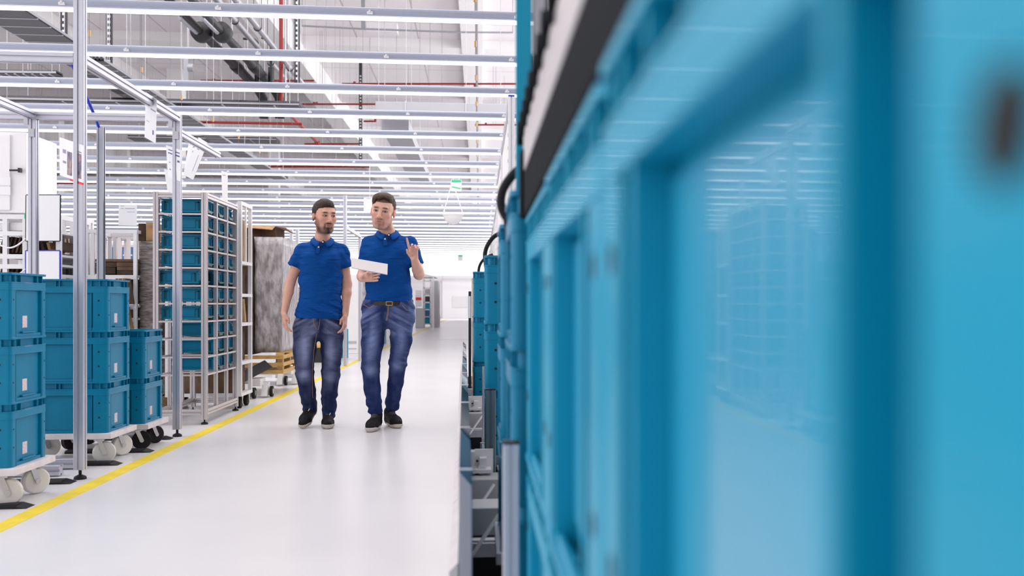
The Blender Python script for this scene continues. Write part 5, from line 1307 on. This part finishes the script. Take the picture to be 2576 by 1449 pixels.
    field_obj('polo_shirt', S, 'polo_blue', root)
    shirt = [c for c in root.children if c.name.startswith('polo_shirt')][-1]
    # collar flaps as thick bent strips
    cm = MB()
    for side in (-1, 1):
        vs = []; N = 13
        for k in range(N):
            t = k/(N-1); a = math.radians(92-168*t); ca, sa = math.cos(a), math.sin(a)
            drop = sstep(t, 0.25, 1.0)
            rin = 0.064; rout = rin+0.032*(1+0.25*sstep(t, .8, 1.0))
            base_ = nb+np.array([0, -0.004-0.040*drop, 0.046-0.054*drop])
            low_ = 0.030+0.018*sstep(t, 0.72, 1.0)
            p = base_+np.array([side*rin*ca+side*0.004*drop, rin*1.05*sa, 0.0]); q_ = base_+np.array([side*rout*ca+side*0.010*drop, rout*1.12*sa, -low_])
            nrm_ = np.array([side*ca, sa, 0.55]); nrm_ /= np.linalg.norm(nrm_)
            mid_ = (p+q_)/2+nrm_*0.006
            vs += [p, mid_, q_, q_-nrm_*0.004, mid_-nrm_*0.004, p-nrm_*0.004]
        fs = []
        for k in range(N-1):
            for m_ in range(6): a_, b_ = 6*k+m_, 6*k+(m_+1) % 6; fs.append((a_, b_, b_+6, a_+6))
        fs += [tuple(range(6)), tuple(range(6*N-6, 6*N))]
        cm.add([tuple(v) for v in vs], fs, 0, True)
    local_mb(cm, 'collar', 'polo_collar', shirt)
    pm = MB(); a, b, y = spec['placket']; p0, p1 = L(*a), L(*b)
    pm.bar((p0[0], y+0.001, p0[2]), (p1[0], y-0.002, p1[2]), 0.027, 0.008, up=(0, 1, 0)); local_mb(pm, 'placket', 'polo_collar', shirt)
    pm = MB(); s0_, s1_ = L(*spec['stand'][0]), L(*spec['stand'][1]); pm.bar(s0_, s1_, 0.024, 0.004, up=(0, 1, 0.3)); pm.bar((p1[0]-0.016, y-0.0062, p1[2]+0.0), (p1[0]+0.016, y-0.0062, p1[2]+0.0), 0.0025, 0.003, up=(0, 1, 0))
    for s in (-1, 1): pm.bar((p0[0]+s*0.0155, y-0.002, p0[2]), (p1[0]+s*0.0155, y-0.006, p1[2]), 0.002, 0.003, up=(0, 1, 0))
    local_mb(pm, 'placket_seam', 'placket_dark', shirt)
    for q in spec['buttons']:
        c_ = L(*q); local_mb(MB().tube([tuple(c_), tuple(c_+np.array([0, -0.003, 0.001]))], 0.0058, 12), 'button', 'button_white', shirt)
    # ---------- jeans
    J = Field((-0.34, -0.26, 0.04), (0.34, 0.26, 1.08), 0.0040)
    J.loft(R(spec['hips']), 0.0)
    for lg in spec['legs']:
        pts = [L(*q[:3]) for q in lg]; rr_ = [q[3] for q in lg]
        for k in range(len(pts)-1): J.cone(pts[k], pts[k+1], rr_[k], rr_[k+1], 0.022)
    kz = [L(*lg[2][:3])[2] for lg in spec['legs']]
    def jf(Xq, Yq, Zq):
        z_k = np.where(Xq < 0, kz[0], kz[1])
        knee = np.exp(-((Zq-z_k-0.01)/0.055)**2)*0.0080*vnoise(Xq*10, Yq*10, (Zq+0.25*np.abs(Xq))*42, 1)
        ank = np.clip((0.32-Zq)/0.12, 0, 1)*0.0105*vnoise(Xq*13, Yq*13, Zq*34, 2)
        hip = np.clip((Zq-0.68)/0.08, 0, 1)*0.0065*vnoise(Xq*6, Yq*6, (Zq+0.55*np.abs(Xq))*34, 3)*np.clip(np.abs(Xq)/0.05, 0, 1)
        thigh = 0.0040*vnoise(Xq*9+Zq*6, Yq*8, Zq*11, 4)
        return knee+ank+hip+thigh
    J.warp(jf)
    base, wash = np.array(spec['denim'][0]), np.array(spec['denim'][1])
    hipz = (py0-spec['hips'][0][0])/sz
    def jc(V):
        x, y, z = V.T; c = np.tile(base, (len(V), 1)); lx = [None, None]
        w = np.zeros(len(V))
        for i, lg in enumerate(spec['legs']):
            P = [L(*q[:3]) for q in lg]; zz = np.array([p[2] for p in P])[::-1]; xx = np.array([p[0] for p in P])[::-1]
            cx = np.interp(z, zz, xx); side = (x < spec['mid']) if i == 0 else (x >= spec['mid'])
            d_ = np.exp(-((x-cx)/0.045)**2)*(y < 0.02)*side
            th = np.exp(-((z-(kz[i]+0.20))/0.17)**2); kn = np.exp(-((z-(kz[i]-0.02))/0.05)**2)
            w = np.maximum(w, d_*np.maximum(th, kn*1.0)*spec['wash'][i])
        st_ = 0.5+0.5*vnoise(x*9, y*4, (z+0.4*np.abs(x))*38, 6); w = w*(0.62+0.38*st_)
        hipw = np.clip((z-0.72)/0.05, 0, 1)*(y < 0)*np.clip(0.5+0.8*vnoise(x*6, y*4, (z+0.55*np.abs(x))*48, 7), 0, 1)*np.clip(np.abs(x)/0.06, 0, 1)*0.55; w = np.maximum(w, hipw)
        w = np.clip(w+0.10*vnoise(x*30, y*30, z*14, 8), 0, 1)
        c = c*(1-w[:, None])+wash*w[:, None]
        hemw = (z < 0.12)*0.3; c = c*(1+hemw[:, None]*0.6)
        return c
    field_obj('jeans', J, 'denim', root, jc)
    jeans = [c for c in root.children if c.name.startswith('jeans')][-1]
    sm_ = MB()
    for seam in spec['seams']: sm_.tube([tuple(L(*q)) for q in seam], 0.0016, 5)
    local_mb(sm_, 'stitching', 'stitch', jeans)
    # ---------- shoes
    for sh in spec['shoes']:
        hl, toe = L(*sh['heel']), L(*sh['toe']); W_ = 0.047
        A = Field(np.minimum(hl, toe)-np.array([0.09, 0.09, 0.06]), np.maximum(hl, toe)+np.array([0.09, 0.09, 0.16]), 0.0032)
        hl = hl.astype(float); toe = toe.astype(float); v = toe-hl; v /= np.linalg.norm(v); up_ = np.array([0, 0, 1.0]); ball = hl+(toe-hl)*0.70
        A.cone(hl+up_*0.046, ball+up_*0.042, 0.036, 0.046, 0.02); A.cone(ball+up_*0.040, toe+up_*0.036-v*0.02, 0.047, 0.036, 0.02)
        A.cone(hl+up_*0.055, hl+up_*0.115, 0.040, 0.043, 0.025); A.cone(hl+up_*0.10+v*0.02, ball+up_*0.055, 0.036, 0.032, 0.03)
        Zc = (A.ax[2][None, None, :]-(hl[2]+0.0))  # flatten the underside along the foot's own slope
        Xa = A.ax[0][:, None, None]; Ya = A.ax[1][None, :, None]
        tt = np.clip(((Xa-hl[0])*v[0]+(Ya-hl[1])*v[1])/max(1e-6, (v[0]**2+v[1]**2)), 0, 0.4)
        base_z = hl[2]+tt*v[2]
        FF = A.F.copy()
        A.F = np.maximum(A.F, (base_z+0.022)-A.ax[2][None, None, :]).astype(np.float32)
        so = field_obj('shoe', A, 'shoe_black', root)
        A.F = np.maximum(FF-0.005, np.maximum(A.ax[2][None, None, :]-(base_z+0.026+0.010*sstep(tt, 0.18, 0.26)), (base_z+0.001)-A.ax[2][None, None, :])).astype(np.float32)
        field_obj('sole', A, 'sole_beige', so)
        lm = MB(); sd = np.cross(v, up_); sd /= np.linalg.norm(sd)
        for k in range(5):
            f_ = 0.30+0.075*k; cpt = hl+(toe-hl)*f_+up_*(0.139-0.078*(f_-0.07))
            lm.tube([tuple(cpt-sd*0.027-up_*0.018), tuple(cpt-sd*0.012-up_*0.002), tuple(cpt+v*0.006+sd*0.004), tuple(cpt+sd*0.015-up_*0.003), tuple(cpt+sd*0.028-up_*0.018)], 0.0032, 6)
        local_mb(lm, 'lace', 'lace', so)
        if sh.get('shine'):
            lm = MB(); cpt = hl+(toe-hl)*0.50+up_*0.112; lm.tube([tuple(cpt-sd*0.02), tuple(cpt-sd*0.012-up_*0.015+v*0.02)], 0.004, 6); lm.tube([tuple(cpt+sd*0.008-up_*0.01), tuple(cpt+sd*0.028-up_*0.022)], 0.003, 6); local_mb(lm, 'reflective_strip', 'reflective_grey', so)
    return root, L, shirt, jeans

man1 = dict(
    head=(816.5, 547, -0.035), head_rot=(math.radians(6), math.radians(0), math.radians(21)), hs=1.13, face_w=1.0,
    neck_base=(811, 606, 0.02), skin=(0.74, 0.40, 0.30), hair=(0.032, 0.015, 0.009), beard=(0.70, 0.72, 0.88, 0.92, 0.9), gaze=(0.003, -0.001),
    torso=[(612, 775, 848, 0.07, .02), (625, 756, 864, 0.095, .01), (650, 752, 860, 0.115), (740, 754, 856, 0.11), (830, 750, 855, 0.11)],
    arms=[dict(pts=[(760, 632, 0.01), (731, 712, 0.02), (717, 787, -0.05)], r=(0.046, 0.039, 0.026), f=(0.05, -0.25, -1), s=(0.25, -1, 0.25), back=1, curl=[(0.25, .40, .3), (0.30, .5, .35), (0.38, .5, .4), (0.45, .55, .4)], thumb=((0.030, 0.012, 0.022), (0.032, -0.004, 0.006))),
          dict(pts=[(860, 632, 0.01), (873, 714, 0.02), (868, 791, -0.05)], r=(0.046, 0.039, 0.026), f=(-0.05, -0.25, -1), s=(-0.25, -1, 0.25), back=-1, curl=[(0.25, .40, .3), (0.30, .5, .35), (0.38, .5, .4), (0.45, .55, .4)], thumb=((0.030, 0.012, 0.022), (0.032, -0.004, 0.006)))],
    hair_add=[(0, 0.022, 0.043, 0.0800, 0.097, 0.0865), (-0.004, -0.030, 0.088, 0.046, 0.046, 0.034, 0.03), (0.004, 0.005, 0.098, 0.044, 0.06, 0.026, 0.03)],
    hair_cut=[(0, -0.095, 0.020, 0.062, 0.075, 0.064), (0, -0.10, -0.035, 0.11, 0.098, 0.070), (0, 0.0, -0.125, 0.12, 0.15, 0.095), (0, -0.020, -0.03, 0.1, 0.035, 0.032)],
    shirt=[(600, 795, 829, 0.052, .02), (607, 783, 840, 0.066, .02), (613, 770, 851, 0.082, .015), (622, 757, 861, 0.098, .01), (640, 751, 864, 0.118), (665, 750, 863, 0.130, -.005), (700, 753, 860, 0.128), (735, 753, 858, 0.122), (765, 749, 860, 0.124), (790, 744, 862, 0.130), (825, 741, 864, 0.132)],
    chest=[(785, 650, -0.03, .08, .10, .07), (832, 650, -0.03, .08, .10, .07)],
    sleeves=[((762, 629, .01), (739, 668, .005), .058, .053, .0), ((857, 629, .01), (871, 670, .005), .058, .053, .0)],
    hem=(0, 801, -0.03), folds=(1.15, 0.45, 0.5), vee=(801, 626),
    collar=[dict(top=[(788, 590, .055), (785, 598, .0), (788, 607, -.05), (798, 621, -.10)], bot=[(779, 598, .06), (775, 606, -.01), (775, 613, -.075), (783, 612, -.115)]),
            dict(top=[(833, 592, .055), (836, 598, .0), (834, 604, -.05), (824, 606, -.085)], bot=[(842, 598, .06), (844, 604, -.01), (842, 610, -.075), (835, 612, -.112)])],
    placket=((801, 620), (798, 640), -0.128), buttons=[(801.2, 624, -0.131), (812.0, 611, -0.120)], stand=[(803, 621, -0.116), (816, 608, -0.106)],
    hips=[(785, 746, 860, 0.118), (800, 742, 861, 0.122), (825, 738, 864, 0.120), (842, 740, 864, 0.098), (858, 750, 856, 0.06)],
    legs=[[(769, 835, 0, 0.096), (767, 880, -0.01, 0.090), (766, 935, -0.03, 0.070), (774, 985, 0.0, 0.062), (779, 1036, 0.04, 0.052)],
          [(834, 838, 0, 0.094), (834, 885, -0.01, 0.085), (832, 940, -0.04, 0.071), (829, 990, -0.02, 0.062), (828, 1038, -0.02, 0.053)]],
    denim=((0.014, 0.022, 0.075), (0.34, 0.38, 0.62)), wash=(1.0, 0.75), mid=-0.015,
    seams=[[(788, 800, -.128), (790, 815, -.128), (797, 828, -.125)], [(805, 801, -.130), (804, 815, -.130), (800, 829, -.125)], [(797, 838, -.105), (790, 880, -.085), (786, 930, -.075), (787, 1000, -.05)]],
    shoes=[dict(heel=(784, 1050, 0.10), toe=(762, 1072, -0.15), shine=1), dict(heel=(825, 1072, 0.07), toe=(824, 1072, -0.21), shine=1)])
r1, L1, s1, j1 = build_person(805, 1072, 7.98, 315, 307, 'shorter bearded man in blue polo shirt and jeans, walking with both arms down', man1)

man2 = dict(
    head=(963, 535, -0.05), head_rot=(math.radians(9), math.radians(8), math.radians(-10)), hs=1.17, face_w=0.99,
    neck_base=(975, 588, 0.02), skin=(0.78, 0.44, 0.34), hair=(0.060, 0.030, 0.016), beard=(0.28, 0.18, 0.30, 0.6, 0.35), gaze=(0.001, 0.0),
    torso=[(592, 935, 1012, 0.07, .02), (610, 922, 1030, 0.095, .01), (640, 918, 1032, 0.115), (720, 922, 1032, 0.11), (800, 922, 1035, 0.11)],
    arms=[dict(pts=[(928, 615, 0.01), (911, 694, 0.02), (913, 702, -0.235)], r=(0.046, 0.041, 0.028), f=(1, -0.42, 0.12), s=(-0.1, 0.05, 1), back=-1, curl=[(0.15, .35, .35), (0.2, .4, .35), (0.25, .45, .4), (0.3, .5, .4)], thumb=((0.035, 0.018, -0.012), (0.032, 0.004, 0.0))),
          dict(pts=[(1036, 616, 0.01), (1055, 690, -0.02), (1041, 652, -0.20)], r=(0.048, 0.043, 0.028), f=(-0.12, -0.30, 1), s=(-1, -0.15, 0.05), back=-1, curl=[(0.0, .12, .1), (0.8, .45, .3), (1.0, .65, .4), (1.1, .8, .5)], spread=4, thumb=((0.032, 0.020, 0.022), (0.026, 0.006, 0.016)))],
    hair_add=[(0, 0.026, 0.045, 0.0800, 0.095, 0.087), (-0.018, -0.020, 0.098, 0.044, 0.056, 0.030, 0.03), (0.022, -0.012, 0.098, 0.036, 0.056, 0.029, 0.03), (-0.040, -0.020, 0.080, 0.034, 0.045, 0.034, 0.03)],
    hair_cut=[(0.014, -0.108, 0.036, 0.050, 0.078, 0.078), (0.042, -0.088, 0.078, 0.020, 0.040, 0.026), (-0.034, -0.092, 0.070, 0.022, 0.038, 0.026), (0, -0.10, -0.025, 0.11, 0.100, 0.068), (0, 0.0, -0.125, 0.12, 0.15, 0.095), (0, -0.015, -0.03, 0.1, 0.035, 0.032)],
    shirt=[(580, 958, 992, 0.052, .02), (588, 948, 1003, 0.066, .02), (595, 936, 1018, 0.084, .015), (604, 924, 1030, 0.100, .01), (622, 918, 1036, 0.120), (650, 916, 1036, 0.132, -.005), (685, 920, 1032, 0.130), (715, 920, 1034, 0.126), (740, 917, 1038, 0.128), (760, 915, 1042, 0.132), (790, 912, 1044, 0.134)],
    chest=[(952, 632, -0.03, .085, .10, .07), (1004, 632, -0.03, .085, .10, .07)],
    sleeves=[((928, 612, .01), (915, 670, .012), .058, .054, .0), ((1031, 611, .01), (1050, 662, .0), .060, .055, .0)],
    hem=(0, 758, 0.0), folds=(1.16, -0.25, 2.0), vee=(970, 612),
    collar=[dict(top=[(955, 568, .06), (953, 576, .0), (956, 586, -.05), (966, 605, -.105)], bot=[(947, 577, .06), (943, 583, -.01), (941, 590, -.075), (954, 588, -.115)]),
            dict(top=[(996, 563, .06), (999, 570, .0), (996, 578, -.05), (980, 592, -.095)], bot=[(1004, 572, .06), (1008, 578, -.01), (1006, 583, -.075), (993, 589, -.112)])],
    placket=((968, 600), (969.5, 620), -0.130), buttons=[(968.5, 604, -0.133), (978, 593.5, -0.120)], stand=[(970, 602, -0.118), (981, 591, -0.106)],
    hips=[(752, 915, 1041, 0.120), (768, 911, 1042, 0.124), (790, 909, 1043, 0.124), (812, 911, 1040, 0.100), (828, 920, 1032, 0.06)],
    legs=[[(940, 805, 0, 0.098), (937, 860, -0.01, 0.088), (932, 922, -0.05, 0.070), (936, 975, -0.03, 0.062), (943, 1030, -0.01, 0.056)],
          [(1010, 805, 0, 0.098), (1010, 855, 0.0, 0.086), (1001, 912, -0.02, 0.070), (995, 965, 0.06, 0.062), (988, 1022, 0.14, 0.057)]],
    denim=((0.014, 0.030, 0.120), (0.27, 0.34, 0.62)), wash=(0.85, 0.75), mid=0.03,
    seams=[[(978, 766, -.134), (977, 785, -.134), (973, 806, -.128)], [(976, 766, -.1345), (975, 785, -.1345), (971, 806, -.1285)], [(915, 766, -.06), (930, 775, -.115), (940, 768, -.13)], [(1012, 768, -.13), (1022, 780, -.115), (1040, 784, -.04)]],
    shoes=[dict(heel=(948, 1077, 0.03), toe=(931, 1077, -0.24)), dict(heel=(980, 1077, 0.19), toe=(1003, 1077, -0.04))])
r2, L2, s2, j2 = build_person(963, 1077, 7.85, 320, 312, 'taller man in blue polo shirt and jeans, holding a white tablet, one hand raised', man2)
# belt
bm = MB(); pts = []
for k in range(25):
    a = 2*math.pi*k/24; c = L2(976.5, 763.5); pts.append((c[0]+0.197*math.cos(a), 0.126*math.sin(a), c[2]))
n = len(pts)-1
for k in range(n):
    bm.bar(pts[k], pts[k+1], 0.008, 0.032)
local_mb(bm, 'belt', 'belt_leather', r2); belt = [c for c in r2.children if c.name.startswith('belt')][0]
c = L2(979, 763.5); bm = MB()
for (p, q) in (((-.024, -.014), (.024, -.014)), ((.024, -.014), (.024, .014)), ((.024, .014), (-.024, .014)), ((-.024, .014), (-.024, -.014))): bm.bar((c[0]+p[0], -0.134, c[2]+p[1]), (c[0]+q[0], -0.134, c[2]+q[1]), 0.005, 0.005)
local_mb(bm, 'buckle', 'brass', belt)
# tablet held in the taller man's hand: a thing of its own
tb = thing('tablet', 'white tablet computer held up by the taller man', 'tablet', tuple(r2.location), r2.rotation_euler.z)
cs = [L2(886, 654, -0.30), L2(975, 669, -0.335), L2(974, 695, -0.42), L2(888, 679, -0.385)]
cs = [Vector(q) for q in cs]; nn = (cs[1]-cs[0]).cross(cs[3]-cs[0]).normalized(); mb = MB()
if nn.y > 0: nn = -nn
fr_ = [q+nn*0.004 for q in cs]; bk2 = [q-nn*0.004 for q in cs]
mb.add([tuple(q) for q in fr_+bk2], [(0, 1, 2, 3), (7, 6, 5, 4), (0, 4, 5, 1), (1, 5, 6, 2), (2, 6, 7, 3), (3, 7, 4, 0)]); local_mb(mb, 'shell', 'tablet_shell', tb, bevel=0.002)
mb = MB(); cc = sum(cs, Vector())/4; sc_ = [cc+(q-cc)*0.92-nn*0.0045 for q in cs]; s2_ = [q-nn*0.0008 for q in sc_]
mb.add([tuple(q) for q in sc_+s2_], [(0, 1, 2, 3), (7, 6, 5, 4), (0, 4, 5, 1), (1, 5, 6, 2), (2, 6, 7, 3), (3, 7, 4, 0)]); local_mb(mb, 'screen', 'screen_dark', tb)
